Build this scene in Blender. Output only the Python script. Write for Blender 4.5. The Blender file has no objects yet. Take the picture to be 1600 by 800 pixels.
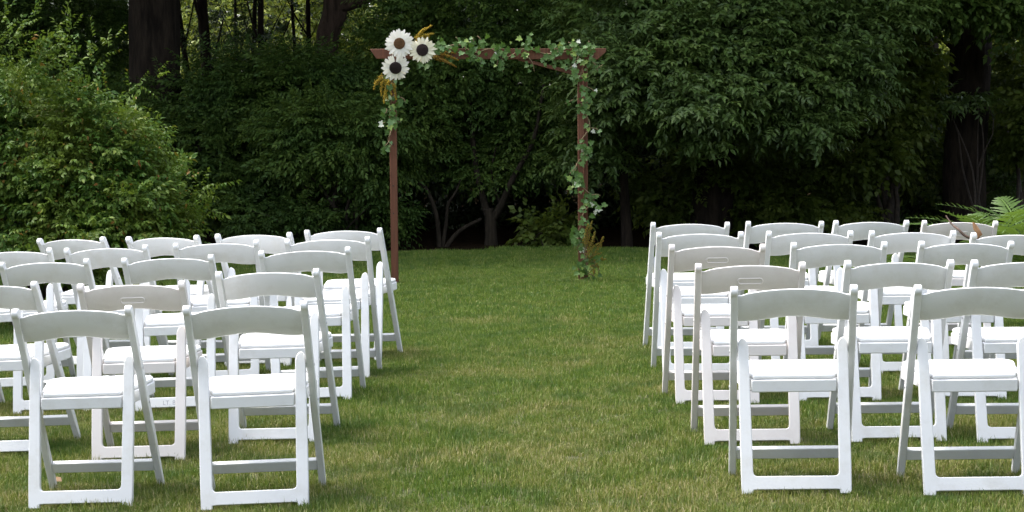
import bpy, bmesh, math, random
import numpy as np
from mathutils import Vector, Matrix, Euler

rnd = random.Random(7)
rng = np.random.default_rng(7)
SC = bpy.context.scene
COL = SC.collection

# ------------------------------------------------------------------ camera
F_PX, CAM_H, PITCH, ROLL = 3306.3, 1.38044, 0.06685, -0.00246
cd = bpy.data.cameras.new('camera')
cam = bpy.data.objects.new('camera', cd)
COL.objects.link(cam)
cd.sensor_width = 36.0
cd.lens = F_PX / 1600 * 36.0
cd.clip_start = 0.1
cd.clip_end = 600
cam.matrix_world = (Matrix.Translation((0, 0, CAM_H)) @ Matrix.Rotation(math.pi / 2 - PITCH, 4, 'X')
                    @ Matrix.Rotation(ROLL, 4, 'Z'))
SC.camera = cam

# ------------------------------------------------------------------ sky, sun, exposure
SUN_EL, SUN_AZ = math.radians(60), math.radians(-72)      # azimuth from +Y towards +X
world = bpy.data.worlds.new('World')
SC.world = world
world.use_nodes = True
wn = world.node_tree
sky = wn.nodes.new('ShaderNodeTexSky')
sky.sky_type = 'NISHITA'
sky.sun_disc = False
sky.sun_elevation = SUN_EL
sky.sun_rotation = SUN_AZ
sky.air_density = 1.0
sky.dust_density = 3.0
sky.ozone_density = 1.0
hz = wn.nodes.new('ShaderNodeHueSaturation')             # thin bright haze: the blue of the sky is washed out
hz.inputs['Saturation'].default_value = 0.45
wn.links.new(sky.outputs[0], hz.inputs['Color'])
wn.links.new(hz.outputs[0], wn.nodes['Background'].inputs[0])
wn.nodes['Background'].inputs[1].default_value = 0.15
sl = bpy.data.lights.new('sun', 'SUN')
sl.energy = 0.9
sl.angle = math.radians(10.0)
sl.color = (1.0, 0.955, 0.88)
sun = bpy.data.objects.new('sun', sl)
COL.objects.link(sun)
sdir = Vector((math.sin(SUN_AZ) * math.cos(SUN_EL), math.cos(SUN_AZ) * math.cos(SUN_EL), math.sin(SUN_EL)))
sun.rotation_euler = sdir.to_track_quat('Z', 'Y').to_euler()
sun.location = (-8, 4, 20)
SC.view_settings.view_transform = 'Standard'
SC.view_settings.look = 'None'
SC.view_settings.gamma = 1.0
SC.view_settings.exposure = 2.1
SC.cycles.max_bounces = 6
SC.cycles.transparent_max_bounces = 4


# ------------------------------------------------------------------ helpers
def ray_at(px, py, Y):
    """the point at depth Y that the photograph shows at pixel (px, py)"""
    ix, iy = px - 800.0, py - 400.0
    c, s = math.cos(-ROLL), math.sin(-ROLL)
    ix, iy = ix * c - iy * s, ix * s + iy * c
    d0, d2 = ix / F_PX, -iy / F_PX
    cp, sp = math.cos(PITCH), math.sin(PITCH)
    dy, dz = cp + d2 * sp, -sp + d2 * cp
    k = Y / dy
    return Vector((d0 * k, Y, CAM_H + dz * k))


T_, QX, QY, QXY = 0.01994, -0.00591, -0.00152, -0.00429


def ground_z(x, y):
    x = np.clip(x, -3.4, 3.4)
    yq = np.clip(y, 5.0, 21.5) - 11.0
    yx = np.clip(y, 5.0, 14.0) - 11.0
    return T_ * x + QX * x * x + QY * yq * yq + QXY * x * yx


def gz(x, y):
    return float(ground_z(x, y))


def mesh_arrays(name, V, F, smooth=False):
    """V (n,3), F (m,k) with one k"""
    V = np.asarray(V, np.float32)
    F = np.asarray(F, np.int32)
    me = bpy.data.meshes.new(name)
    me.vertices.add(len(V))
    me.vertices.foreach_set('co', V.ravel())
    k = F.shape[1]
    me.loops.add(F.size)
    me.loops.foreach_set('vertex_index', F.ravel())
    me.polygons.add(len(F))
    me.polygons.foreach_set('loop_start', np.arange(len(F), dtype=np.int32) * k)
    me.polygons.foreach_set('loop_total', np.full(len(F), k, np.int32))
    if smooth:
        me.polygons.foreach_set('use_smooth', np.ones(len(F), bool))
    me.update(calc_edges=True)
    return me


def link(name, me, mat=None, parent=None):
    o = bpy.data.objects.new(name, me)
    COL.objects.link(o)
    if mat is not None:
        if len(me.materials) == 0:
            me.materials.append(mat)
    if parent is not None:
        o.parent = parent
    return o


def bm_mesh(name, bm, smooth_angle=None):
    me = bpy.data.meshes.new(name)
    bm.normal_update()
    bm.to_mesh(me)
    bm.free()
    if smooth_angle is not None and smooth_angle < 0:
        if True:
            me.polygons.foreach_set('use_smooth', np.ones(len(me.polygons), bool))
        me.set_sharp_from_angle(angle=math.radians(abs(smooth_angle)))
    return me


def tag(o, label=None, cat=None, group=None, kind=None):
    if label: o['label'] = label
    if cat: o['category'] = cat
    if group: o['group'] = group
    if kind: o['kind'] = kind
    return o


def empty(name, loc=(0, 0, 0)):
    o = bpy.data.objects.new(name, None)
    o.empty_display_size = 0.1
    COL.objects.link(o)
    o.location = loc
    return o


class Tris:
    """collects triangle geometry"""
    def __init__(self):
        self.V, self.F, self.n = [], [], 0

    def add(self, V, F):
        V = np.asarray(V, np.float32)
        self.V.append(V)
        self.F.append(np.asarray(F, np.int32) + self.n)
        self.n += len(V)

    def tube(self, pts, rad, seg=8, ridge=0.0, seed=0, cap=True):
        pts = [Vector(p) for p in pts]
        rs = np.random.default_rng(seed)
        n = len(pts)
        ph = rs.uniform(0, 6.28, 4)
        rings = []
        ref = Vector((0.31, 0.2, 0.93))
        for i, p in enumerate(pts):
            t = (pts[min(i + 1, n - 1)] - pts[max(i - 1, 0)]).normalized()
            if abs(t.dot(ref)) > 0.98:
                ref = Vector((0.9, 0.3, 0.1))
            a = t.cross(Vector((0.0, 1.0, 0.02)) if abs(t.y) < 0.9 else Vector((1, 0, 0))).normalized()
            b = t.cross(a)
            for j in range(seg):
                th = 2 * math.pi * j / seg
                r = rad[i]
                if ridge:
                    r *= 1 + ridge * (math.sin(3 * th + ph[0] + i * .2) * .35 + (.5 if j % 2 else -.5) * .6 + rs.uniform(-.3, .3))
                q = p + (a * math.cos(th) + b * math.sin(th)) * r
                rings.append(q[:])
        F = []
        for i in range(n - 1):
            for j in range(seg):
                A, B = i * seg + j, i * seg + (j + 1) % seg
                C, D = A + seg, B + seg
                F += [(A, B, D), (A, D, C)]
        if cap:
            rings.append(pts[-1][:])
            e = len(rings) - 1
            for j in range(seg):
                F.append(((n - 1) * seg + j, (n - 1) * seg + (j + 1) % seg, e))
        self.add(rings, F)

    def build(self, name, mat, parent=None, smooth=True):
        me = mesh_arrays(name, np.concatenate(self.V), np.concatenate(self.F), smooth)
        return link(name, me, mat, parent)


def curve_pts(ctrl, n):
    """smooth path through control points (Catmull-Rom)"""
    P = [Vector(c) for c in ctrl]
    P = [P[0] * 2 - P[1]] + P + [P[-1] * 2 - P[-2]]
    out = []
    m = len(P) - 3
    for k in range(n):
        u = k / (n - 1) * m
        i = min(int(u), m - 1)
        t = u - i
        a, b, c, d = P[i:i + 4]
        out.append(0.5 * ((2 * b) + (c - a) * t + (2 * a - 5 * b + 4 * c - d) * t * t + (3 * b - a - 3 * c + d) * t ** 3))
    return out


# ------------------------------------------------------------------ materials
def new_mat(name):
    m = bpy.data.materials.new(name)
    m.use_nodes = True
    nt = m.node_tree
    return m, nt, nt.nodes['Principled BSDF']


def ramp(nt, stops, fac=None):
    r = nt.nodes.new('ShaderNodeValToRGB')
    el = r.color_ramp.elements
    while len(el) > len(stops):
        el.remove(el[-1])
    while len(el) < len(stops):
        el.new(0.5)
    for e, (p, c) in zip(el, stops):
        e.position = p
        e.color = (*c, 1)
    if fac is not None:
        nt.links.new(fac, r.inputs[0])
    return r


def noise(nt, scale, detail=4, vec=None, rough=0.55):
    n = nt.nodes.new('ShaderNodeTexNoise')
    n.inputs['Scale'].default_value = scale
    n.inputs['Detail'].default_value = detail
    n.inputs['Roughness'].default_value = rough
    if vec is not None:
        nt.links.new(vec, n.inputs['Vector'])
    return n


def mixc(nt, fac, a, b, mode='MIX'):
    m = nt.nodes.new('ShaderNodeMix')
    m.data_type = 'RGBA'
    m.blend_type = mode
    if isinstance(fac, float):
        m.inputs[0].default_value = fac
    else:
        nt.links.new(fac, m.inputs[0])
    for s, v in ((m.inputs[6], a), (m.inputs[7], b)):
        if isinstance(v, tuple):
            s.default_value = (*v, 1)
        else:
            nt.links.new(v, s)
    return m.outputs[2]


def bump(nt, bsdf, height, strength, dist):
    b = nt.nodes.new('ShaderNodeBump')
    b.inputs['Strength'].default_value = strength
    b.inputs['Distance'].default_value = dist
    nt.links.new(height, b.inputs['Height'])
    nt.links.new(b.outputs[0], bsdf.inputs['Normal'])


def leaf_mat(name, stops, rough=0.5, transl=0.3, tcol=None, scale=2.0, var=None, spec=0.4):
    m, nt, p = new_mat(name)
    g = nt.nodes.new('ShaderNodeNewGeometry')
    r = ramp(nt, stops, g.outputs['Random Per Island'])
    col = r.outputs[0]
    if var:
        n = noise(nt, scale, 3, g.outputs['Position'])
        f = ramp(nt, [(0.42, (0, 0, 0)), (0.62, (1, 1, 1))], n.outputs[0])
        col = mixc(nt, f.outputs[0], col, mixc(nt, 0.6, col, var))
    nt.links.new(col, p.inputs['Base Color'])
    p.inputs['Roughness'].default_value = rough
    p.inputs['Specular IOR Level'].default_value = spec
    t = nt.nodes.new('ShaderNodeBsdfTranslucent')
    nt.links.new(mixc(nt, 0.55, col, tcol or (0.10, 0.16, 0.02)), t.inputs[0])
    mx = nt.nodes.new('ShaderNodeMixShader')
    mx.inputs[0].default_value = transl
    nt.links.new(p.outputs[0], mx.inputs[1])
    nt.links.new(t.outputs[0], mx.inputs[2])
    nt.links.new(mx.outputs[0], nt.nodes['Material Output'].inputs[0])
    return m


def bark_mat(name, c0, c1, sc=14):
    m, nt, p = new_mat(name)
    tc = nt.nodes.new('ShaderNodeTexCoord')
    mp = nt.nodes.new('ShaderNodeMapping')
    mp.inputs['Scale'].default_value = (1, 1, 0.18)
    nt.links.new(tc.outputs['Object'], mp.inputs[0])
    n = noise(nt, sc, 6, mp.outputs[0], 0.65)
    r = ramp(nt, [(0.35, c0), (0.65, c1)], n.outputs[0])
    nt.links.new(r.outputs[0], p.inputs['Base Color'])
    p.inputs['Roughness'].default_value = 0.95
    p.inputs['Specular IOR Level'].default_value = 0.15
    bump(nt, p, n.outputs[0], 0.9, 0.05)
    return m


def plastic_mat(name, c, rough, dirt=(0.50, 0.48, 0.42)):
    m, nt, p = new_mat(name)
    tc = nt.nodes.new('ShaderNodeTexCoord')
    oi = nt.nodes.new('ShaderNodeObjectInfo')
    ad = nt.nodes.new('ShaderNodeVectorMath')
    ad.operation = 'ADD'
    nt.links.new(tc.outputs['Object'], ad.inputs[0])
    sc = nt.nodes.new('ShaderNodeVectorMath')
    sc.operation = 'SCALE'
    nt.links.new(oi.outputs['Location'], sc.inputs[0])
    sc.inputs['Scale'].default_value = 7.3
    nt.links.new(sc.outputs[0], ad.inputs[1])
    n = noise(nt, 9, 6, ad.outputs[0], 0.7)
    f = ramp(nt, [(0.48, (0, 0, 0)), (0.78, (0.5, 0.5, 0.5))], n.outputs[0])
    nt.links.new(mixc(nt, f.outputs[0], c, dirt), p.inputs['Base Color'])
    n2 = noise(nt, 60, 3, ad.outputs[0])
    rr = nt.nodes.new('ShaderNodeMapRange')
    rr.inputs[3].default_value = rough - .08
    rr.inputs[4].default_value = rough + .12
    nt.links.new(n2.outputs[0], rr.inputs[0])
    nt.links.new(rr.outputs[0], p.inputs['Roughness'])
    p.inputs['Specular IOR Level'].default_value = 0.45
    n3 = noise(nt, 120, 3, ad.outputs[0])
    bump(nt, p, n3.outputs[0], 0.12, 0.002)
    return m


def plain_mat(name, c, rough=0.6, c2=None, scale=40, bumps=0.0):
    m, nt, p = new_mat(name)
    p.inputs['Roughness'].default_value = rough
    if c2:
        tc = nt.nodes.new('ShaderNodeTexCoord')
        n = noise(nt, scale, 4, tc.outputs['Object'])
        r = ramp(nt, [(0.35, c), (0.65, c2)], n.outputs[0])
        nt.links.new(r.outputs[0], p.inputs['Base Color'])
        if bumps:
            bump(nt, p, n.outputs[0], bumps, 0.004)
    else:
        p.inputs['Base Color'].default_value = (*c, 1)
    return m


M_WHITE = plastic_mat('white_resin', (0.70, 0.705, 0.705), 0.42)
M_WARM = plastic_mat('aged_resin', (0.69, 0.65, 0.625), 0.45, (0.56, 0.50, 0.46))
M_PAD = plastic_mat('white_vinyl', (0.79, 0.79, 0.79), 0.38, (0.74, 0.73, 0.70))
M_PIN = plain_mat('zinc_rivet', (0.45, 0.45, 0.45), 0.4)
M_INK = plain_mat('grey_marker', (0.34, 0.34, 0.37), 0.7)
M_BARK = bark_mat('dark_bark', (0.007, 0.005, 0.0035), (0.030, 0.022, 0.015))
M_BARK3 = bark_mat('red_brown_bark', (0.018, 0.012, 0.008), (0.060, 0.040, 0.028))
M_BARK2 = bark_mat('grey_brown_bark', (0.015, 0.012, 0.008), (0.042, 0.033, 0.022), 22)
M_STEM = plain_mat('woody_stem', (0.018, 0.013, 0.009), 0.9, (0.045, 0.032, 0.02), 25)
M_VINE = plain_mat('vine_stem', (0.10, 0.085, 0.03), 0.8, (0.16, 0.10, 0.05), 30)


def wood_mat():
    m, nt, p = new_mat('red_brown_wood')
    tc = nt.nodes.new('ShaderNodeTexCoord')
    mp = nt.nodes.new('ShaderNodeMapping')
    mp.inputs['Scale'].default_value = (1, 1, 0.06)
    nt.links.new(tc.outputs['Object'], mp.inputs[0])
    n = noise(nt, 60, 5, mp.outputs[0])
    r = ramp(nt, [(0.3, (0.074, 0.023, 0.008)), (0.7, (0.140, 0.048, 0.019))], n.outputs[0])
    nt.links.new(r.outputs[0], p.inputs['Base Color'])
    p.inputs['Roughness'].default_value = 0.75
    bump(nt, p, n.outputs[0], 0.3, 0.004)
    return m


M_WOOD = wood_mat()
M_DISC0 = plain_mat('dark_screw', (.02, .015, .012), .6)

# ------------------------------------------------------------------ ground and lawn
def grid_mesh(name, xs, ys, zf):
    X, Y = np.meshgrid(xs, ys)
    Z = zf(X, Y)
    V = np.stack([X, Y, Z], -1).reshape(-1, 3)
    nx, ny = len(xs), len(ys)
    i = np.arange(nx * ny).reshape(ny, nx)
    F = np.stack([i[:-1, :-1], i[:-1, 1:], i[1:, 1:], i[1:, :-1]], -1).reshape(-1, 4)
    return mesh_arrays(name, V, F, True)


def soil_mat():
    m, nt, p = new_mat('leaf_litter')
    g = nt.nodes.new('ShaderNodeNewGeometry')
    n = noise(nt, 14, 6, g.outputs['Position'], 0.7)
    r = ramp(nt, [(0.3, (0.008, 0.006, 0.004)), (0.6, (0.022, 0.015, 0.009)), (0.8, (0.045, 0.030, 0.018))], n.outputs[0])
    nt.links.new(r.outputs[0], p.inputs['Base Color'])
    p.inputs['Roughness'].default_value = 1.0
    p.inputs['Specular IOR Level'].default_value = 0.0
    bump(nt, p, n.outputs[0], 0.8, 0.05)
    return m


xs = np.unique(np.concatenate([np.linspace(-260, -14, 14), np.linspace(-14, 14, 57), np.linspace(14, 260, 14)]))
ys = np.unique(np.concatenate([np.linspace(-260, -8, 12), np.linspace(-8, 30, 77), np.linspace(30, 340, 18)]))
o = link('ground', grid_mesh('ground', xs, ys, lambda X, Y: ground_z(X, Y) - 0.03), soil_mat())
tag(o, kind='structure')


def lawn_edge(x):
    return 24.3 + 0.12 * np.sin(x * 1.9 + .6) + 0.08 * np.sin(x * 4.3)


def grass_color(nt, dark=False):
    g = nt.nodes.new('ShaderNodeNewGeometry')
    pos = g.outputs['Position']
    n1 = noise(nt, 1.1, 6, pos, 0.68)
    n2 = noise(nt, 3.2, 4, pos, 0.6)
    sep = nt.nodes.new('ShaderNodeSeparateXYZ')
    nt.links.new(pos, sep.inputs[0])
    # straw share falls with distance, so the far lawn is greener
    mr = nt.nodes.new('ShaderNodeMapRange')
    mr.inputs[1].default_value = 7.0
    mr.inputs[2].default_value = 17.0
    mr.inputs[3].default_value = 0.12
    mr.inputs[4].default_value = -0.12
    nt.links.new(sep.outputs[1], mr.inputs[0])
    a = nt.nodes.new('ShaderNodeMath'); a.operation = 'ADD'
    nt.links.new(n1.outputs[0], a.inputs[0]); nt.links.new(mr.outputs[0], a.inputs[1])
    dry = ramp(nt, [(0.47, (0, 0, 0)), (0.65, (1, 1, 1))], a.outputs[0])
    isl = g.outputs['Random Per Island']
    green = ramp(nt, [(0.0, (0.030, 0.074, 0.006)), (0.45, (0.086, 0.155, 0.013)), (0.8, (0.145, 0.210, 0.028)),
                      (0.93, (0.20, 0.23, 0.055)), (1.0, (0.38, 0.34, 0.16))], isl)
    straw = ramp(nt, [(0.0, (0.070, 0.110, 0.012)), (0.40, (0.145, 0.185, 0.026)), (0.75, (0.27, 0.25, 0.075)),
                      (1.0, (0.46, 0.39, 0.22))], isl)
    col = mixc(nt, dry.outputs[0], green.outputs[0], straw.outputs[0])
    lush = ramp(nt, [(0.50, (0, 0, 0)), (0.60, (1, 1, 1))], n2.outputs[0])
    lf = nt.nodes.new('ShaderNodeMath'); lf.operation = 'MULTIPLY'
    nt.links.new(lush.outputs[0], lf.inputs[0]); lf.inputs[1].default_value = 0.9
    col = mixc(nt, lf.outputs[0], col, mixc(nt, 0.6, col, (0.032, 0.090, 0.012)))
    return col


def lawn_mat():
    m, nt, p = new_mat('lawn_turf')
    g = nt.nodes.new('ShaderNodeNewGeometry')
    n = noise(nt, 40, 5, g.outputs['Position'], 0.7)
    r = ramp(nt, [(0.3, (0.030, 0.034, 0.010)), (0.7, (0.085, 0.085, 0.03))], n.outputs[0])
    nt.links.new(r.outputs[0], p.inputs['Base Color'])
    p.inputs['Roughness'].default_value = 1.0
    bump(nt, p, n.outputs[0], 0.6, 0.02)
    return m


xs = np.linspace(-13, 13, 105)
ys = np.linspace(-6, 24.3, 122)
me = grid_mesh('lawn', xs, ys, ground_z)
co = np.empty(len(me.vertices) * 3, np.float32)
me.vertices.foreach_get('co', co)
co = co.reshape(-1, 3)
last = co[:, 1] > 24.2
co[last, 1] = lawn_edge(co[last, 0])
me.vertices.foreach_set('co', co.ravel())
tag(link('lawn', me, lawn_mat()), kind='structure')


def grass_mat():
    m, nt, p = new_mat('grass_blades')
    col = grass_color(nt)
    nt.links.new(col, p.inputs['Base Color'])
    p.inputs['Roughness'].default_value = 0.55
    p.inputs['Specular IOR Level'].default_value = 0.3
    t = nt.nodes.new('ShaderNodeBsdfTranslucent')
    nt.links.new(mixc(nt, 0.3, col, (0.16, 0.2, 0.03)), t.inputs[0])
    mx = nt.nodes.new('ShaderNodeMixShader')
    mx.inputs[0].default_value = 0.28
    nt.links.new(p.outputs[0], mx.inputs[1])
    nt.links.new(t.outputs[0], mx.inputs[2])
    nt.links.new(mx.outputs[0], nt.nodes['Material Output'].inputs[0])
    return m


def blades(n, size, hmin, hmax, wmin, wmax):
    """n bent, tapering blades on a size x size patch"""
    x = rng.uniform(-size / 2, size / 2, n)
    y = rng.uniform(-size / 2, size / 2, n)
    cl = rng.uniform(-size / 2, size / 2, (max(n // 14, 1), 2))
    k = rng.integers(0, len(cl), n)
    w = rng.random(n) < 0.6
    x[w] = cl[k[w], 0] + rng.normal(0, 0.008, w.sum())
    y[w] = cl[k[w], 1] + rng.normal(0, 0.008, w.sum())
    h = rng.uniform(hmin, hmax, n) * rng.uniform(0.7, 1, n)
    wd = rng.uniform(wmin, wmax, n)
    th = rng.uniform(0, 2 * np.pi, n)
    lean = np.abs(rng.normal(0.5, 0.55, n))
    fx = np.cos(th); fy = np.sin(th)
    tw = th + np.pi / 2 + rng.normal(0, .5, n)
    sx = np.cos(tw) * wd / 2; sy = np.sin(tw) * wd / 2
    a1 = lean * 0.5; a2 = lean * 1.25
    m1 = h * 0.5; m2 = h * 0.5
    mx_ = x + fx * np.sin(a1) * m1; my_ = y + fy * np.sin(a1) * m1; mz_ = np.cos(a1) * m1
    tx = mx_ + fx * np.sin(a2) * m2; ty = my_ + fy * np.sin(a2) * m2; tz = np.maximum(mz_ + np.cos(a2) * m2, 0.004)
    z0 = np.full(n, -0.012)
    V = np.stack([np.stack([x - sx, y - sy, z0], 1), np.stack([x + sx, y + sy, z0], 1),
                  np.stack([mx_ - sx * .8, my_ - sy * .8, mz_], 1), np.stack([mx_ + sx * .8, my_ + sy * .8, mz_], 1),
                  np.stack([tx, ty, tz], 1)], 1).reshape(-1, 3)
    b = (np.arange(n) * 5)[:, None]
    F = np.concatenate([b + [[0, 1, 3]], b + [[0, 3, 2]], b + [[2, 3, 4]]])
    return V, F


def build_grass():
    VAR = 6
    SZ = 0.30
    acc = Tris()
    kinds = []
    for k in range(VAR):
        if k < 4:
            V, F = blades(2300, SZ + 0.06, 0.018, 0.046, 0.0018, 0.0034)
        else:
            V, F = blades(1100, SZ + 0.06, 0.022, 0.048, 0.0030, 0.0055)
        acc.add(V, F)
        kinds.append(np.full(len(V), k + 1))
    pts, rots, vs = [], [], []
    y = 5.4
    while y < 24.35:
        hw = 0.262 * y + 1.1
        x = -hw
        while x < hw:
            px_, py_ = x + rnd.uniform(-.03, .03), y + rnd.uniform(-.03, .03)
            if py_ < lawn_edge(px_) - 0.05:
                e = 0.05
                nrm = Vector((-(gz(px_ + e, py_) - gz(px_ - e, py_)) / (2 * e), -(gz(px_, py_ + e) - gz(px_, py_ - e)) / (2 * e), 1)).normalized()
                q = nrm.to_track_quat('Z', 'Y') @ Euler((0, 0, rnd.uniform(0, 6.28))).to_quaternion()
                pts.append((px_, py_, gz(px_, py_)))
                rots.append(q.to_euler()[:])
                vs.append(rnd.randint(1, 4) if y < 14.5 else rnd.randint(5, 6))
            x += 0.285
        y += 0.285
    V = np.concatenate(acc.V + [np.array(pts, np.float32)])
    F = np.concatenate(acc.F)
    me = mesh_arrays('grass', V, F, False)
    nb = acc.n
    kind = np.concatenate(kinds + [np.zeros(len(pts))]).astype(np.int32)
    a = me.attributes.new('patch', 'INT', 'POINT'); a.data.foreach_set('value', kind)
    pick = np.concatenate([np.zeros(nb), np.array(vs)]).astype(np.int32)
    a = me.attributes.new('pick', 'INT', 'POINT'); a.data.foreach_set('value', pick)
    rot = np.concatenate([np.zeros((nb, 3)), np.array(rots)]).astype(np.float32)
    a = me.attributes.new('turn', 'FLOAT_VECTOR', 'POINT'); a.data.foreach_set('vector', rot.ravel())
    sz = np.concatenate([np.ones(nb), [rnd.choice((.8, .9, .9, 1, 1, 1.1, 1.3)) for _ in pts]]).astype(np.float32)
    a = me.attributes.new('size', 'FLOAT', 'POINT'); a.data.foreach_set('value', sz)
    o = link('grass', me, grass_mat())
    tag(o, 'short mown green grass with dry straw patches covering the aisle and lawn', 'grass', kind='stuff')
    ng = bpy.data.node_groups.new('grass_patches', 'GeometryNodeTree')
    ng.interface.new_socket('Geometry', in_out='INPUT', socket_type='NodeSocketGeometry')
    ng.interface.new_socket('Geometry', in_out='OUTPUT', socket_type='NodeSocketGeometry')
    N, L = ng.nodes, ng.links
    gi = N.new('NodeGroupInput'); go = N.new('NodeGroupOutput')
    join = N.new('GeometryNodeJoinGeometry')

    def attr(nm, dt):
        a = N.new('GeometryNodeInputNamedAttribute')
        a.data_type = dt
        a.inputs[0].default_value = nm
        return a.outputs[0]

    def equal(sock, v):
        c = N.new('FunctionNodeCompare')
        c.data_type = 'INT'; c.operation = 'EQUAL'
        L.new(sock, c.inputs[2]); c.inputs[3].default_value = v
        return c.outputs[0]
    for k in range(1, VAR + 1):
        s1 = N.new('GeometryNodeSeparateGeometry'); s1.domain = 'POINT'
        L.new(gi.outputs[0], s1.inputs[0]); L.new(equal(attr('patch', 'INT'), k), s1.inputs[1])
        s2 = N.new('GeometryNodeSeparateGeometry'); s2.domain = 'POINT'
        L.new(gi.outputs[0], s2.inputs[0]); L.new(equal(attr('pick', 'INT'), k), s2.inputs[1])
        ip = N.new('GeometryNodeInstanceOnPoints')
        L.new(s2.outputs[0], ip.inputs['Points']); L.new(s1.outputs[0], ip.inputs['Instance'])
        er = N.new('FunctionNodeEulerToRotation')
        L.new(attr('turn', 'FLOAT_VECTOR'), er.inputs[0])
        L.new(er.outputs[0], ip.inputs['Rotation'])
        L.new(attr('size', 'FLOAT'), ip.inputs['Scale'])
        L.new(ip.outputs[0], join.inputs[0])
    L.new(join.outputs[0], go.inputs[0])
    md = o.modifiers.new('patches', 'NODES')
    md.node_group = ng


build_grass()

# ------------------------------------------------------------------ foliage
LEAF_V = np.array([(0, 0, 0), (-.5, .42, .10), (0, .45, -.02), (.5, .42, .10), (0, 1, -.10)], float)
LEAF_F = np.array([(0, 2, 1), (0, 3, 2), (1, 2, 4), (2, 3, 4)])


def rot_z(a): c, s = math.cos(a), math.sin(a); return np.array([(c, -s, 0), (s, c, 0), (0, 0, 1)])


def rot_x(a): c, s = math.cos(a), math.sin(a); return np.array([(1, 0, 0), (0, c, -s), (0, s, c)])


def rot_y(a): c, s = math.cos(a), math.sin(a); return np.array([(c, 0, s), (0, 1, 0), (-s, 0, c)])


def sprig(n, leaf_l, leaf_w, length, droop, seed, spread=55, pair=False, twig=True, tilt=.35):
    """a twig with n leaves (or paired leaflets) along it, growing along +Y"""
    rs = np.random.default_rng(seed)
    T = Tris()
    m = n // 2 if pair else n

    def pos(t):
        return np.array([0, length * t, -droop * length * t * t])
    for i in range(m):
        t = (i + 1) / (m + .5)
        for sgn in ((-1, 1) if pair else ((1,) if i % 2 else (-1,))):
            l = leaf_l * rs.uniform(.75, 1.1) * (1 - .25 * t if not pair else (.75 + .5 * t * (1 - t) * 2))
            V = LEAF_V * np.array([leaf_w / leaf_l * l, l, l])
            V = V @ rot_y(rs.normal(0, .45)).T @ rot_x(-tilt - rs.uniform(0, .6)).T
            V = V @ rot_z(-sgn * math.radians(spread + rs.uniform(-14, 14))).T
            T.add(V + pos(t), LEAF_F)
    V = LEAF_V * np.array([leaf_w, leaf_l, leaf_l])
    T.add(V @ rot_x(-.5).T + pos(1), LEAF_F)
    if twig:
        w = leaf_w * .05
        A, B = pos(0), pos(1)
        T.add([A + (-w, 0, 0), A + (w, 0, 0), B], [(0, 1, 2)])
    return np.concatenate(T.V), np.concatenate(T.F)


def place(templates, P, D, S, roll=0.5):
    """stamp sprigs at P (n,3), growing along D, scaled S"""
    n = len(P)
    D = D / np.linalg.norm(D, axis=1, keepdims=True)
    up = np.tile([0., 0., 1.], (n, 1)) + rng.normal(0, roll, (n, 3))
    X = np.cross(D, up)
    X /= np.linalg.norm(X, axis=1, keepdims=True) + 1e-9
    Z = np.cross(X, D)
    R = np.stack([X, D, Z], 2) * S[:, None, None]
    idx = rng.integers(0, len(templates), n)
    Vs, Fs, off = [], [], 0
    for k, (tv, tf) in enumerate(templates):
        s = np.where(idx == k)[0]
        if not len(s):
            continue
        V = np.einsum('nij,vj->nvi', R[s], tv) + P[s][:, None, :]
        F = tf[None] + (np.arange(len(s)) * len(tv))[:, None, None] + off
        Vs.append(V.reshape(-1, 3)); Fs.append(F.reshape(-1, 3))
        off += len(s) * len(tv)
    return np.concatenate(Vs), np.concatenate(Fs)


def clump_points(c, r, nclump, nper, cr, flat=0.6, inner=0.55, zmin=None):
    """clumps spread through an ellipsoid, most of them towards its outside; returns points and outward directions"""
    c = np.array(c, float); r = np.array(r, float)
    u = rng.normal(size=(nclump, 3)); u /= np.linalg.norm(u, axis=1, keepdims=True)
    rad = inner + (1 - inner) * rng.random(nclump) ** 0.6
    cc = c + u * rad[:, None] * r
    cr_ = cr * rng.uniform(.55, 1.25, nclump)
    k = np.repeat(np.arange(nclump), nper)
    v = rng.normal(size=(len(k), 3)); v /= np.linalg.norm(v, axis=1, keepdims=True)
    v *= (rng.random(len(k)) ** (1 / 2.2))[:, None]
    P = cc[k] + v * cr_[k][:, None] * np.array([1, 1, flat])
    D = v * .8 + u[k] * .7 + rng.normal(0, .35, P.shape)
    D[:, 2] = D[:, 2] * .5 - .05
    if zmin is not None:
        keep = P[:, 2] > zmin
        P, D = P[keep], D[keep]
    return P, D, cc


T_BUSH = [sprig(9, .052, .026, .16, .10, s) for s in range(5)]
T_FINE = [sprig(9, .072, .032, .22, .15, 10 + s, tilt=.15) for s in range(5)]
T_ASH = [sprig(10, .098, .038, .28, .10, 20 + s, 62, True, tilt=-.05) for s in range(6)]
T_MAPLE = [sprig(7, .095, .058, .27, .2, 30 + s, tilt=.1) for s in range(4)]
T_CANOPY = [sprig(7, .34, .17, .7, .3, 40 + s, twig=False) for s in range(4)]
T_FAR = [sprig(7, .17, .085, .42, .3, 50 + s, twig=False) for s in range(4)]

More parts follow.
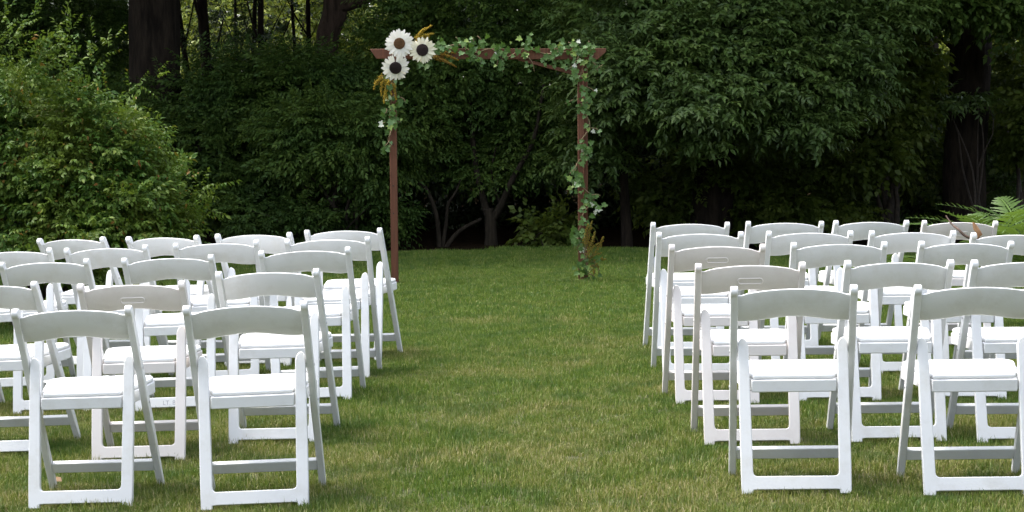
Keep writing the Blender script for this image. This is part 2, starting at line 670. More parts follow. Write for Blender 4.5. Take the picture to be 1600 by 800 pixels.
ML_BUSH = leaf_mat('bush_leaf', [(0, (.026, .070, .009)), (.5, (.052, .110, .014)), (.88, (.092, .155, .026)), (.975, (.15, .20, .035)), (.985, (.20, .08, .02)), (1, (.22, .10, .02))],
                     .5, .24, (.15, .22, .02), 3.0, (.10, .13, .015), spec=.15)
ML_DARK = leaf_mat('fine_leaf', [(0, (.028, .060, .008)), (.6, (.050, .092, .013)), (1, (.082, .125, .022))],
                  .6, .30, (.11, .16, .02), 1.6, (.030, .068, .016), spec=.22)
ML_MID = leaf_mat('mid_leaf', [(0, (.036, .072, .010)), (.6, (.060, .105, .016)), (1, (.10, .148, .026))],
                  .6, .32, (.13, .18, .02), 1.6, (.04, .085, .018), spec=.22)
ML_ASH = leaf_mat('ash_leaf', [(0, (.042, .082, .013)), (.6, (.074, .126, .024)), (1, (.12, .172, .042))],
                  .5, .32, (.13, .18, .03), 1.4, (.055, .100, .026), spec=.38)
ML_OLIVE = leaf_mat('olive_leaf', [(0, (.045, .075, .010)), (.6, (.080, .115, .016)), (1, (.12, .15, .03))],
                    .55, .42, (.18, .22, .02), 1.6, (.05, .085, .014), spec=.25)
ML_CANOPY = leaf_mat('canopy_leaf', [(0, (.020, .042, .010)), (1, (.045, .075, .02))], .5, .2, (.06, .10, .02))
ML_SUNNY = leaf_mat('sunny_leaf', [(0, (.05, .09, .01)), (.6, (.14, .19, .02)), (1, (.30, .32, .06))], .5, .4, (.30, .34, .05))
ML_FERN = leaf_mat('fern_leaf', [(0, (.055, .115, .013)), (1, (.10, .17, .03))], .5, .35, (.15, .23, .03))


def crown(name, parent, mat, parts):
    """parts: list of (templates, P, D, scale lo, scale hi, roll)"""
    T = Tris()
    for tm, P, D, a, b, roll in parts:
        V, F = place(tm, P, D, rng.uniform(a, b, len(P)), roll)
        T.add(V, F)
    return T.build(name, mat, parent, smooth=False)


def stems(parent, base, tips, r0, mat, name='stem', count=7, kink=.12, seed=0):
    """branching stems from the base to some of the clumps: one part"""
    rs = random.Random(seed)
    T = Tris()
    tips = [Vector(t) for t in tips]
    rs.shuffle(tips)
    for t in tips[:count]:
        b = Vector(base) + Vector((rs.uniform(-.12, .12), rs.uniform(-.1, .1), 0))
        m1 = b.lerp(t, .35) + Vector((rs.uniform(-kink, kink), rs.uniform(-kink, kink), abs(t.z - b.z) * .12))
        m2 = b.lerp(t, .7) + Vector((rs.uniform(-kink, kink), rs.uniform(-kink, kink), abs(t.z - b.z) * .08))
        pts = curve_pts([b, m1, m2, t], 9)
        T.tube(pts, [r0 * (1 - .82 * i / 8) for i in range(9)], 6, seed=rs.randint(0, 999))
    return T.build(name, mat, parent)


def shrub(name, label, base, blobs, templates, mat, group=None, cat='shrub', stem_r=.02, count=7, sc=(.8, 1.25), roll=.5,
          stem_mat=None, extra=None):
    r = empty(name, base)
    tag(r, label, cat, group)
    parts, tips = [], []
    for (c, rad, nc, npr, cr, flat, inner) in blobs:
        P, D, cc = clump_points(np.array(c) - np.array(base), rad, nc, npr, cr, flat, inner, zmin=0.02 if base[2] < 1 else None)
        parts.append((templates, P, D, sc[0], sc[1], roll))
        tips += [q for q in cc if q[2] > (.15 if base[2] < 1 else -9)]
    if extra:
        for P, D in extra:
            parts.append((templates, P - np.array(base), D, sc[0], sc[1], roll))
    crown('foliage', r, mat, parts)
    stems(r, (0, 0, -.03), tips, stem_r, stem_mat or M_STEM, count=count, seed=len(label))
    return r


def base_at(px, Y):
    x = (px - 800) / F_PX * Y
    return (x, Y, gz(x, Y))


def shoot(a, b, n, side=.05):
    """leaves along a free twig from a to b: points and directions"""
    a, b = np.array(a), np.array(b)
    t = np.linspace(0, 1, n)[:, None]
    P = a + (b - a) * t + rng.normal(0, side * .3, (n, 3))
    d = (b - a) / np.linalg.norm(b - a)
    return P, d + rng.normal(0, .45, (n, 3))


# light green bush behind the left-hand chairs
b0 = base_at(50, 14.9)
bl = []
for (px, py, Y, rx, rz, nc) in ((40, 250, 14.9, .75, .62, 120), (150, 280, 14.8, .55, .48, 95), (200, 325, 14.7, .32, .26, 42), (226, 365, 14.7, .19, .20, 22),
                                (0, 130, 15.0, .44, .26, 26), (125, 200, 14.9, .33, .22, 28), (-120, 220, 15.1, .8, .75, 80), (100, 370, 14.6, .75, .24, 60),
                                (205, 215, 14.9, .17, .13, 9)):
    bl.append((ray_at(px, py, Y), (rx, .42, rz), int(nc * .72), 28, .16, .7, .2))
ex = []
for a, b, n in (((130, 130), (180, 55), 8), ((95, 120), (112, 45), 9), ((170, 165), (245, 112), 9), ((60, 100), (100, 30), 9), ((215, 240), (246, 208), 6),
                ((290, 310), (336, 290), 6), ((20, 60), (50, 22), 7), ((0, 40), (14, 0), 8), ((285, 345), (330, 330), 5), ((290, 372), (322, 382), 5), ((255, 285), (272, 268), 4),
                ((140, 105), (150, 60), 5)):
    ex.append(shoot(ray_at(*a, 14.75), ray_at(*b, 14.65), n))
rb = random.Random(31)
for k in range(26):
    px0 = rb.uniform(-10, 300)
    top_ = float(np.interp(px0, [-10, 60, 130, 200, 250, 320], [70, 95, 150, 205, 290, 350]))
    ex.append(shoot(ray_at(px0 - 12, top_ + 40, 14.6), ray_at(px0 + rb.uniform(0, 34), top_ - rb.uniform(-5, 30), 14.5), rb.randint(5, 8)))
shrub('leafy_bush', 'large sunlit light green bush with small leaves behind the left chairs', b0, bl, T_BUSH, ML_BUSH, count=16, stem_r=.018, extra=ex, sc=(.6, 1.1), roll=.75)


def tree(name, label, ctrl, rad, seg=22, ridge=.10, mat=M_BARK, limbs=(), group='dark trunks of the wood behind the lawn', cat='tree', canopy=None, seed=1, n=26, low=None):
    b = Vector(ctrl[0])
    r = empty(name, b)
    tag(r, label, cat, group)
    T = Tris()
    pts = curve_pts([Vector(c) - b for c in ctrl], n)
    rr = [float(np.interp(i / (n - 1), np.linspace(0, 1, len(rad)), rad)) for i in range(n)]
    T.tube(pts, rr, seg, ridge, seed)
    T.build('trunk', mat, r)
    for lc, lr in limbs:
        L = Tris()
        pp = curve_pts([Vector(c) - b for c in lc], 12)
        L.tube(pp, [float(np.interp(i / 11, np.linspace(0, 1, len(lr)), lr)) for i in range(12)], 12, ridge * .8, seed + 3)
        L.build('limb', mat, r)
    if canopy:
        parts = []
        for (c, rad_, nc, npr, cr) in canopy:
            P, D, cc = clump_points(np.array(c) - np.array(b), rad_, nc, npr, cr, .6, .3)
            parts.append((T_CANOPY, P, D, .8, 1.3, .5))
        for (c, rad_, nc, npr, cr) in low or ():
            P, D, cc = clump_points(np.array(c) - np.array(b), rad_, nc, npr, cr, .6, .3)
            parts.append((T_FINE, P, D, .8, 1.3, .5))
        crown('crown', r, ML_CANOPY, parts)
    return r


def up(px, Y, ztop, dx=0.0, bend=0.0):
    x, y, z = base_at(px, Y)
    return [(x, y, z - .1), (x + dx * .2 + bend, y, z + ztop * .25), (x + dx * .5 - bend, y, z + ztop * .6), (x + dx, y, z + ztop)]


# tall trees: trunk in view, crown high above the frame
tree('oak_tree', 'massive dark trunk at left rising behind the light green bush', up(243, 27, 9, .1), [.38, .32, .30, .22],
     canopy=[((-4.6, 26.2, 8.2), (3.6, 3.2, 3.6), 110, 26, .9)], seed=4)
x, y, z = base_at(512, 28)
tree('oak_tree', 'dark forked trunk above the flowers with a limb leaning right', [(x - .1, y, z - .1), (x - .05, y, z + 1.5), (x + .02, y, z + 2.6), (x + .12, y, z + 3.6), (x - .3, y, z + 8.5)],
     [.24, .18, .15, .17, .12], mat=M_BARK3, limbs=[(((x + .05, y, 2.35 + .45), (x + .35, y - .1, 2.85), (x + .75, y - .2, 3.05), (x + 1.9, y - .4, 4.0)), (.11, .10, .085, .05))],
     canopy=[((x + .3, 27.6, 8.0), (3.5, 3.0, 3.3), 95, 26, .9)], seed=9)
x, y, z = base_at(1512, 27)
tree('oak_tree', 'massive dark trunk at right with a stub branch on its left', [(x - .02, y, z - .1), (x - .04, y, z + 1.0), (x + .03, y, z + 2.4), (x + .1, y, z + 9)],
     [.285, .265, .255, .18], mat=M_BARK, limbs=[(((x - .15, y, 2.42), (x - .34, y - .05, 2.48), (x - .62, y - .1, 2.50)), (.05, .04, .022)),
                                  (((x - .15, y, 2.15), (x - .33, y - .05, 2.30), (x - .48, y - .1, 2.47)), (.03, .028, .02))],
     canopy=[((5.6, 25.6, 8.6), (4.0, 3.4, 3.6), 85, 26, .9)], seed=14)
# slim trunks in front of the sunny gap
for (px, Y, w, dx, b, lab) in ((330, 31, .10, -.15, .04, 'dark slim trunk just right of the massive left trunk, bushy at its foot'),
                               (309, 33, .055, -.5, .05, 'thin dark sapling leaning left beside the massive left trunk'),
                               (384, 34, .045, .5, .06, 'thin dark sapling leaning right in the middle of the sunny gap'),
                               (408, 30, .055, .05, .0, 'straight black pole-like trunk in the middle of the sunny gap'),
                               (370, 37, .035, .1, .04, 'very thin pale stem seen far back in the sunny gap'),
                               (468, 36, .035, -.1, .05, 'thin stem left of the pair nearest the forked trunk'),
                               (482, 33, .045, .1, .03, 'thin dark stem right beside the forked trunk in the sunny gap')):
    tree('slim_tree', lab, up(px, Y, 6, dx, b), [w, w * .9, w * .75, w * .5], seg=10, ridge=.05, group='slim trunks in the sunny gap', seed=px, n=14,
         limbs=[((Vector(base_at(px, Y)) + Vector((dx * t, 0, h)), Vector(base_at(px, Y)) + Vector((dx * t + q * .35, -.1, h + .35)), Vector(base_at(px, Y)) + Vector((dx * t + q * .8, -.2, h + .95))), (w * .35, w * .25, w * .1))
                for h, q, t in ((2.0 + (px % 7) * .09, (1, -1)[px % 2] * (.35 + px % 5 * .1), .28), (2.6 + (px % 4) * .11, (-1, 1)[px % 2] * (.3 + px % 3 * .15), .36))],
         canopy=[((base_at(px, Y)[0] + dx, Y, 7.2), (1.5, 1.5, 1.6), 22, 18, .6)], low=[((base_at(px, Y)[0] + dx * .3, Y, 2.7), (.6, .4, .75), 11, 6, .28)])
# tall trees added so their unseen crowns shade the edge of the wood
for i, (x, y, rr_, h, lab) in enumerate(((-9.8, 24.5, 3.8, 7.6, 'added shade tree at the left end of the wood'), (10.2, 24.5, 3.8, 7.6, 'added shade tree at the right end of the wood'),
                                       (1.9, 31.0, 3.9, 8.4, 'added shade tree hidden behind the middle of the wood'), (6.2, 32.5, 3.8, 8.4, 'added shade tree hidden behind the right of the wood'),
                                       (-8.6, 30.5, 4.2, 8.0, 'added shade tree hidden behind the massive left trunk'), (2.4, 25.6, 3.3, 7.4, 'added shade tree standing behind the right post of the arch'))):
    tree('added_shade_tree', lab, [(x, y, gz(x, y) - .1), (x + .1, y, 2.5), (x, y, h)], [.26, .22, .12], seg=14, canopy=[((x, y, h), (rr_, rr_ * .9, 3.6), 95 if x > -5 else 230, 26, .9)], seed=60 + i, n=12)

# understory
GRP = 'shrubs and small trees along the edge of the wood'


def B(px, py, Y, rx, ry, rz, nc, npr, cr, flat=.5, inner=.3):
    return (ray_at(px, py, Y), (rx, ry, rz), nc, npr, cr, flat, inner)


shrub('dark_shrub', 'broad fine leaved dark green shrub between the massive left trunk and the arch', base_at(400, 26.2),
      [B(330, 250, 26.0, .9, .6, .75, 60, 26, .34), B(430, 160, 26.4, 1.1, .6, .65, 80, 26, .34), B(300, 150, 26.6, .6, .5, .45, 34, 24, .3), B(490, 145, 26.4, .8, .6, .45, 46, 24, .32),
       B(270, 300, 25.8, .5, .5, .35, 20, 22, .28), B(410, 290, 26.0, .7, .6, .35, 30, 24, .3)], T_FINE, ML_DARK, GRP, count=12, stem_r=.03)
shrub('dark_shrub', 'very dark foliage in the shade behind the top of the light green bush', base_at(120, 28.0),
      [B(110, 60, 28.0, .95, .5, .6, 60, 24, .34), B(20, 40, 28.4, .8, .5, .6, 40, 22, .34), B(150, 150, 27.8, .6, .5, .6, 34, 22, .32)], T_FINE, ML_DARK, GRP, count=8, stem_r=.03)
shrub('green_shrub', 'brighter green shrub bough in front of the dark shrub, left of the arch post', base_at(545, 25.4),
      [B(525, 205, 25.2, .75, .5, .38, 46, 26, .3), B(480, 250, 25.3, .5, .5, .28, 24, 24, .26), B(575, 250, 25.3, .45, .4, .4, 22, 24, .26)], T_FINE, ML_MID, GRP, count=8, stem_r=.025)
shrub('low_shrub', 'low sparse dark shrub at the foot of the wood left of the arch', base_at(500, 25.2),
      [B(470, 350, 25.1, .6, .4, .28, 20, 20, .22), B(560, 340, 25.1, .5, .4, .3, 18, 20, .22), B(395, 345, 25.2, .35, .4, .22, 8, 18, .2)], T_FINE, ML_DARK, GRP, count=7, stem_r=.015)

# crooked small tree seen through the arch, with its own branching trunk
x, y, z = base_at(765, 25.6)
r = empty('crooked_tree', (x, y, z))
tag(r, 'small forked tree seen through the arch, pale trunk standing on the lawn edge', 'tree', GRP)


def limb_of(parent, b, name, ctrl, rad, Y, mat=M_BARK2, seg=10):
    T = Tris()
    pp = curve_pts([ray_at(px, py, Y + dy) - Vector(b) for px, py, dy in ctrl], 14)
    T.tube(pp, [float(np.interp(i / 13, np.linspace(0, 1, len(rad)), rad)) for i in range(14)], seg, .06, int(ctrl[0][0]))
    return T.build(name, mat, parent)


bt = (x, y, z)
limb_of(r, bt, 'trunk', ((768, 398, 0), (767, 370, 0), (766, 340, 0), (763, 326, 0)), (.10, .075, .07, .06), y)
limb_of(r, bt, 'limb', ((766, 345, 0), (757, 318, .1), (745, 270, .2), (738, 210, .3), (730, 120, .4)), (.05, .045, .035, .03, .02), y)
limb_of(r, bt, 'limb', ((768, 345, 0), (782, 322, -.05), (796, 290, -.1), (812, 260, -.1), (835, 215, 0), (850, 130, 0)), (.05, .042, .036, .03, .025, .015), y)
limb_of(r, bt, 'limb', ((783, 320, 0), (775, 300, .1), (768, 270, .2), (775, 230, .2)), (.02, .018, .014, .008), y)
parts = []
for bb in (B(700, 110, 26.2, 1.1, .6, .75, 84, 26, .34), B(820, 130, 26.2, .9, .6, .7, 70, 26, .34), B(760, 20, 26.6, 1.4, .6, .5, 70, 26, .36), B(640, 190, 26.0, .6, .5, .5, 32, 24, .3),
           B(840, 235, 25.9, .5, .5, .38, 24, 22, .26), B(775, 265, 25.8, .35, .4, .28, 10, 16, .2), B(700, 245, 26.3, .5, .4, .35, 16, 20, .28), B(640, 75, 26.8, .6, .5, .4, 26, 24, .3)):
    P, D, cc = clump_points(np.array(bb[0]) - np.array(bt), *bb[1:])
    parts.append((T_FINE, P, D, .75, 1.25, .5))
crown('foliage', r, ML_MID, parts)

x, y, z = base_at(688, 25.4)
bt = (x, y, z)
r = empty('bare_stems', bt)
tag(r, 'cluster of bare crooked grey stems left of the forked tree under the arch', 'shrub', GRP)
limb_of(r, bt, 'stem', ((687, 396, 0), (684, 350, 0), (678, 322, 0), (662, 290, 0), (640, 283, .1), (622, 280, .1)), (.032, .028, .026, .024, .018, .01), y, seg=8)
limb_of(r, bt, 'stem', ((690, 396, 0), (697, 350, .1), (700, 320, .1), (712, 300, .1), (720, 280, .2)), (.026, .022, .018, .014, .008), y, seg=8)
limb_of(r, bt, 'stem', ((695, 392, 0), (705, 375, 0), (722, 358, 0), (752, 342, .1)), (.03, .027, .024, .02), y, seg=8)

shrub('low_shrub', 'small bright green plant on the lawn edge right of the forked tree', base_at(845, 25.0),
      [B(840, 365, 24.9, .22, .2, .12, 6, 14, .14), B(875, 350, 25.1, .2, .2, .15, 5, 12, .14)], T_MAPLE, ML_OLIVE, GRP, count=4, stem_r=.008)

# ash with drooping boughs on the right
x, y, z = base_at(978, 25.0)
r = empty('ash_tree', (x, y, z))
tag(r, 'tree with layered drooping boughs of long leaflets right of the arch', 'tree', GRP)
bt = (x, y, z)
limb_of(r, bt, 'trunk', ((980, 392, 0), (977, 330, 0), (974, 260, 0), (985, 120, .3), (1010, -40, .6)), (.075, .06, .055, .05, .04), y, M_BARK)
limb_of(r, bt, 'limb', ((982, 140, .3), (1060, 90, 0), (1160, 70, -.4), (1260, 110, -.7)), (.04, .03, .02, .008), y, M_BARK)
limb_of(r, bt, 'limb', ((978, 200, 0), (1040, 170, -.2), (1110, 190, -.5)), (.03, .02, .008), y, M_BARK)
parts = []
for bb in (B(1010, 110, 24.0, .75, .5, .42, 56, 16, .32, .42), B(1120, 90, 24.2, .9, .5, .55, 74, 16, .32, .42), B(1100, 150, 23.8, .55, .5, .28, 34, 16, .28, .4), B(1210, 140, 24.2, .6, .5, .5, 44, 16, .3, .42),
           B(1290, 100, 24.4, .6, .5, .5, 40, 16, .3, .42), B(950, 170, 24.2, .42, .4, .38, 24, 15, .26, .4), B(930, 240, 24.6, .3, .4, .3, 12, 14, .22, .4), B(1000, 20, 24.4, .9, .6, .32, 40, 16, .32, .42),
           B(1170, 15, 24.6, 1.0, .6, .36, 48, 16, .32, .42), B(1080, 200, 24.0, .3, .3, .16, 10, 14, .2, .4), B(1260, 195, 24.0, .28, .3, .2, 11, 14, .2, .4), B(1330, 30, 24.8, .8, .6, .36, 40, 16, .32, .42)):
    P, D, cc = clump_points(np.array(bb[0]) - np.array(bt), *bb[1:])
    D[:, 1] -= .25
    parts.append((T_ASH, P, D, .75, 1.2, .35))
crown('foliage', r, ML_ASH, parts)

shrub('young_tree', 'loose olive green foliage between the drooping tree and the massive right trunk', base_at(1395, 26.4),
      [B(1390, 85, 26.4, .40, .4, .40, 32, 18, .24), B(1372, 170, 26.2, .42, .4, .35, 28, 18, .24), B(1430, 150, 27.9, .25, .3, .5, 18, 16, .22), B(1345, 240, 25.9, .45, .4, .3, 20, 16, .24), B(1415, 250, 27.6, .3, .3, .25, 12, 14, .22)],
      T_MAPLE, ML_OLIVE, GRP, 'tree', .04, 9)
shrub('young_tree', 'dark leafy bough hanging across the top of the massive right trunk', (5.9, 26.2, 2.95),
      [B(1500, -5, 25.2, .75, .4, .24, 34, 20, .26), B(1440, -5, 25.2, .6, .4, .25, 24, 20, .28), B(1600, 5, 25.6, .5, .4, .3, 18, 20, .28)], T_MAPLE, ML_MID, GRP, 'tree', .04, 6)
shrub('young_tree', 'sparse dark foliage right of the massive right trunk', base_at(1600, 26.4),
      [B(1605, 130, 27.6, .18, .3, .5, 18, 16, .20), B(1608, 220, 27.4, .2, .3, .3, 12, 16, .20), B(1650, 160, 26.4, .4, .4, .7, 24, 16, .26), B(1575, 110, 29.0, .3, .3, .5, 14, 16, .24), B(1580, 200, 29.0, .3, .3, .4, 12, 16, .24)], T_MAPLE, ML_OLIVE, GRP, 'tree', .03, 6)
shrub('low_shrub', 'dark bough of leaves low in front of the massive right trunk', base_at(1530, 26.2),
      [B(1530, 150, 26.3, .18, .2, .06, 4, 9, .13), B(1470, 160, 26.3, .14, .2, .12, 3, 9, .13)], T_ASH, ML_ASH, GRP, count=5, stem_r=.015)
shrub('low_shrub', 'sparse dark undergrowth behind the far right rows of chairs', base_at(1180, 26.0),
      [B(1120, 270, 25.8, .8, .5, .5, 34, 18, .28), B(1220, 290, 26.0, .7, .5, .45, 26, 18, .28), B(1050, 300, 25.6, .5, .4, .35, 14, 16, .24), B(1180, 330, 25.6, .9, .4, .2, 20, 16, .22),
       B(1290, 330, 26.0, .5, .4, .25, 14, 16, .22)], T_MAPLE, ML_OLIVE, GRP, count=10, stem_r=.018, sc=(.6, 1.0))
shrub('low_shrub', 'very dark undergrowth left of the ferns below the massive right trunk', base_at(1420, 28.2),
      [B(1420, 290, 28.2, .9, .5, .45, 30, 18, .28), B(1570, 290, 28.4, .8, .5, .45, 26, 18, .28)], T_FINE, ML_DARK, GRP, count=8, stem_r=.015)

# sunny thickets far behind the gaps, and the dark wood beyond
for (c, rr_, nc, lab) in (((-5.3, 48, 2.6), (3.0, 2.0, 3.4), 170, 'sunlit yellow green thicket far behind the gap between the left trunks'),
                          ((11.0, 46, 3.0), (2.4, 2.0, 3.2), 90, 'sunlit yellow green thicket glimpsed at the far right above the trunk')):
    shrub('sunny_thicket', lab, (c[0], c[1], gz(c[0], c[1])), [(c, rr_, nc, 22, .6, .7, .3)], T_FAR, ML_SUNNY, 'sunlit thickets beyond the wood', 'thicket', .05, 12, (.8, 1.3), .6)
T = Tris()
n = 5200
P = np.stack([rng.uniform(-32, 32, n), rng.uniform(58, 70, n), rng.uniform(-.3, 17, n)], 1)
V, F = place([sprig(7, 1.0, .55, 1.8, .3, 70 + s, twig=False) for s in range(3)], P, rng.normal(0, 1, (n, 3)) * (1, 1, .5), rng.uniform(.7, 1.3, n), .6)
T.add(V, F)
# nearer dark thickets under the trees
n = 9000
P = np.stack([rng.uniform(-9, 14, n), rng.uniform(33, 37, n), rng.uniform(-.3, 5.5, n)], 1)
gap = (P[:, 0] / P[:, 1] > -.175) & (P[:, 0] / P[:, 1] < -.055) & (P[:, 2] > 1.6) & (P[:, 2] < 4.2)
gap |= (P[:, 0] / P[:, 1] > .195) & (P[:, 2] > 2.0) & (P[:, 2] < 4.2)
P = P[~gap]
V, F = place(T_FAR, P, rng.normal(0, 1, (len(P), 3)) * (1, 1, .5), rng.uniform(.8, 1.3, len(P)), .6)
T.add(V, F)
n = 10000
P = np.stack([rng.uniform(-9, 10, n), rng.uniform(29.5, 32, n), rng.uniform(-.3, 1.75, n)], 1)
V, F = place(T_FAR, P, rng.normal(0, 1, (len(P), 3)) * (1, 1, .5), rng.uniform(.6, 1.0, len(P)), .6)
T.add(V, F)
# unseen foliage ring added at sides and behind camera to cut low skylight
n = 4200
th = rng.uniform(math.radians(35), math.radians(325), n)          # from +Y, clockwise
rr_ = rng.uniform(17, 22, n)
P = np.stack([np.sin(th) * rr_ * 1.05, 6 + np.cos(th) * rr_, rng.uniform(-.2, 6.3, n)], 1)
P = P[~((P[:, 1] > 18) & (np.abs(P[:, 0]) < 11))]
V, F = place([sprig(7, 1.0, .55, 1.8, .3, 76 + s_, twig=False) for s_ in range(3)], P, rng.normal(0, 1, (len(P), 3)) * (1, 1, .5), rng.uniform(.7, 1.2, len(P)), .6)
T.add(V, F)
o = T.build('woods_and_shade_ring', ML_CANOPY, None, False)
tag(o, 'dense dark woodland filling the distance behind the trees with an added unseen shading ring round the garden', 'woods', kind='stuff')


# ferns at the right end of the last row
def fern_frond(L, seed):
    rs = np.random.default_rng(seed)
    T = Tris()
    n = 24

    def mid(t):
        return np.array([0, L * t, L * (.60 * t - .95 * t * t)])
    w = .0035
    for i in range(n):
        A, Bq = mid(i / n), mid((i + 1) / n)
        T.add([A - (w, 0, 0), A + (w, 0, 0), Bq + (w, 0, 0), Bq - (w, 0, 0)], [(0, 1, 2), (0, 2, 3)])
    for i in range(2, n):
        t = i / n
        c = mid(t)
        ln = L * .21 * math.sin(math.pi * min(1, .22 + t * .80)) ** .75 + .006
        for s in (-1, 1):
            a = math.radians(64 + 7 * rs.uniform(-1, 1))
            dx, dy = math.sin(a) * s, math.cos(a)
            dr = .15 + .12 * rs.random()
            m = 7
            V = []
            for k in range(m + 1):
                u = k / m
                p = np.array([s * w + dx * ln * u, c[1] + dy * ln * u, c[2] - dr * ln * u * u])
                hw = (.0066 * (1 - u) ** .8 + .0008) * (1.0 if k % 2 else .7)
                e = np.array([-dy * s, dx * s, 0]) * hw
                V += [p - e, p + e]
            V[0] = V[1] = np.array([s * w, c[1], c[2]])
            T.add(V, [f for k in range(m) for f in ((2 * k, 2 * k + 2, 2 * k + 3), (2 * k, 2 * k + 3, 2 * k + 1))])
    me = mesh_arrays('frond', np.concatenate(T.V), np.concatenate(T.F))
    bm = bmesh.new()
    bm.from_mesh(me)
    bmesh.ops.remove_doubles(bm, verts=bm.verts, dist=.0004)
    bm.to_mesh(me)
    bm.free()
    return me


FRONDS = [fern_frond(l, 80 + i) for i, l in enumerate((.46, .40, .52))]
for m_ in FRONDS:
    m_.materials.append(ML_FERN)


def fern(label, px, Y, nf, tilt, sc, h=0.0):
    x, y, z = base_at(px, Y)
    r = empty('fern', (x, y, z))
    tag(r, label, 'fern', 'ferns behind the right chairs')
    st = Tris()
    for k in range(nf):
        o = link('frond', FRONDS[k % 3], None, r)
        a = 2 * math.pi * k / nf + rnd.uniform(-.3, .3)
        o.location = (math.sin(-a) * .04, math.cos(a) * .04, h)
        o.rotation_euler = (rnd.uniform(tilt - .35, tilt + .3), rnd.uniform(-.2, .2), a)
        s = sc * rnd.uniform(.8, 1.15)
        o.scale = (s, s, s)
        st.tube([(0, 0, -.02), (o.location.x * .6, o.location.y * .6, h * .5), o.location], [.006, .005, .004], 5)
    st.build('stalk', M_VINE, r)
    return r


fern('tall bright green fern behind the rightmost chair of the last row', 1560, 14.2, 14, .95, 1.4, .38)
fern('bright green fern cut off by the right edge of the picture', 1612, 14.0, 13, .9, 1.45, .36)
fern('small fern tip showing over the chair second from the right in the last row', 1466, 14.4, 8, .75, .85, .30)
fern('small fern tip showing over the chair third from the right in the last row', 1368, 15.6, 8, .7, .85, .27)
fern('low fern showing between the last row chairs', 1322, 15.6, 8, .7, .8, .25)


# ------------------------------------------------------------------ chairs
def prism(poly, lo, hi, axis, bev=.004, seg=2):
    """extrude a polygon (2D) between lo and hi along an axis: 'x' -> poly is (y,z); 'y' -> (x,z); 'z' -> (x,y)"""
    bm = bmesh.new()

    def v(p, t):
        return {'x': (t, p[0], p[1]), 'y': (p[0], t, p[1]), 'z': (p[0], p[1], t)}[axis]
    A = [bm.verts.new(v(p, lo)) for p in poly]
    Bv = [bm.verts.new(v(p, hi)) for p in poly]
    n = len(poly)
    bm.faces.new(A)
    bm.faces.new(Bv[::-1])
    for i in range(n):
        bm.faces.new((A[i], Bv[i], Bv[(i + 1) % n], A[(i + 1) % n]))
    bmesh.ops.recalc_face_normals(bm, faces=bm.faces)
    if bev:
        ed = [e for e in bm.edges if len(e.link_faces) == 2 and e.calc_face_angle(0) > math.radians(50)]
        for f in bm.faces:
            f.smooth = False
        res = bmesh.ops.bevel(bm, geom=ed, offset=bev, segments=seg, affect='EDGES', profile=.5, clamp_overlap=True)
        for f in res['faces']:
            f.smooth = True
    return bm


TIP, FOOT = Vector((0, .0175, .752)), Vector((0, .405, 0.0))    # line of the long legs, (y, z)


def leg_line(z):
    t = (z - FOOT.z) / (TIP.z - FOOT.z)
    return FOOT.y + (TIP.y - FOOT.y) * t


def long_leg(s):
    d = Vector((TIP.y - FOOT.y, TIP.z - FOOT.z)).normalized()
    nrm = Vector((-d.y, d.x))                # towards the rear (-y)
    L = (Vector((TIP.y, TIP.z)) - Vector((FOOT.y, FOOT.z))).length
    prof = [(0, .0135), (.12, .0155), (.45, .019), (.62, .019), (.9, .0165), (.955, .0165)]
    left = [Vector((FOOT.y, FOOT.z)) + d * (L * u) + nrm * w for u, w in prof]
    right = [Vector((FOOT.y, FOOT.z)) + d * (L * u) - nrm * w for u, w in prof]
    c = Vector((FOOT.y, FOOT.z)) + d * (L * .972) + nrm * .002
    cap = []
    for k in range(11):
        a = math.radians(-10 + 200 * k / 10)
        cap.append(c + (-nrm * math.cos(a)) * .0190 + d * math.sin(a) * .0195)
    poly = right + cap + left[::-1]
    poly[0].y = 0
    bm = prism([p[:] for p in poly], s * .2125 - .0135, s * .2125 + .0135, 'x', .0042)
    return bm_mesh('leg', bm, 40)


RT = Vector((.137, .548))                     # top of the rear legs (y, z)


def rear_plane(bm):
    """map (x, thickness, s) to the leaning plane of the rear frame"""
    d = Vector((0, RT.x, RT.y)).normalized()
    n = Vector((0, d.z, -d.y))
    for v in bm.verts:
        v.co = Vector((v.co.x, 0, 0)) + d * v.co.z + n * v.co.y
    bmesh.ops.recalc_face_normals(bm, faces=bm.faces)


RL = RT.length


def rear_frame():
    """the U shaped rear moulding, cut where the legs meet the foot rail"""
    out = [(.196, 0), (.1975, .1), (.1980, .3), (.1975, RL - .035), (.1965, RL - .018), (.192, RL - .005), (.184, RL + .001), (.174, RL - .002), (.1655, RL - .012)]
    inn = [(.160, RL - .03), (.158, .42), (.1545, .2), (.1535, .082), (.1520, .073), (.147, .067), (.139, .0645)]
    low = [(.139, .016), (.154, .015), (.1545, 0)]
    half = out + inn
    poly = half + [(-x, z) for x, z in half[::-1]] + [(-x, z) for x, z in low[::-1]][::-1][::-1] + []
    poly = half + [(-x, z) for x, z in half[::-1]] + [(-.1545, 0), (-.154, .015), (-.139, .016), (.139, .016), (.154, .015), (.1545, 0)]
    bm = prism(poly, -.011, .011, 'y', .003)
    me = []
    for nm, cuts in (('leg', [(-.1385, 1)]), ('leg', [(.1385, -1)]), ('foot_rail', [(.1385, 1), (-.1385, -1)])):
        b = bm.copy()
        for x, sgn in cuts:
            bmesh.ops.bisect_plane(b, geom=b.verts[:] + b.edges[:] + b.faces[:], plane_co=(x, 0, 0), plane_no=(sgn, 0, 0), clear_outer=True)
        rear_plane(b)
        me.append((nm, bm_mesh(nm, b)))
    bm.free()
    return me


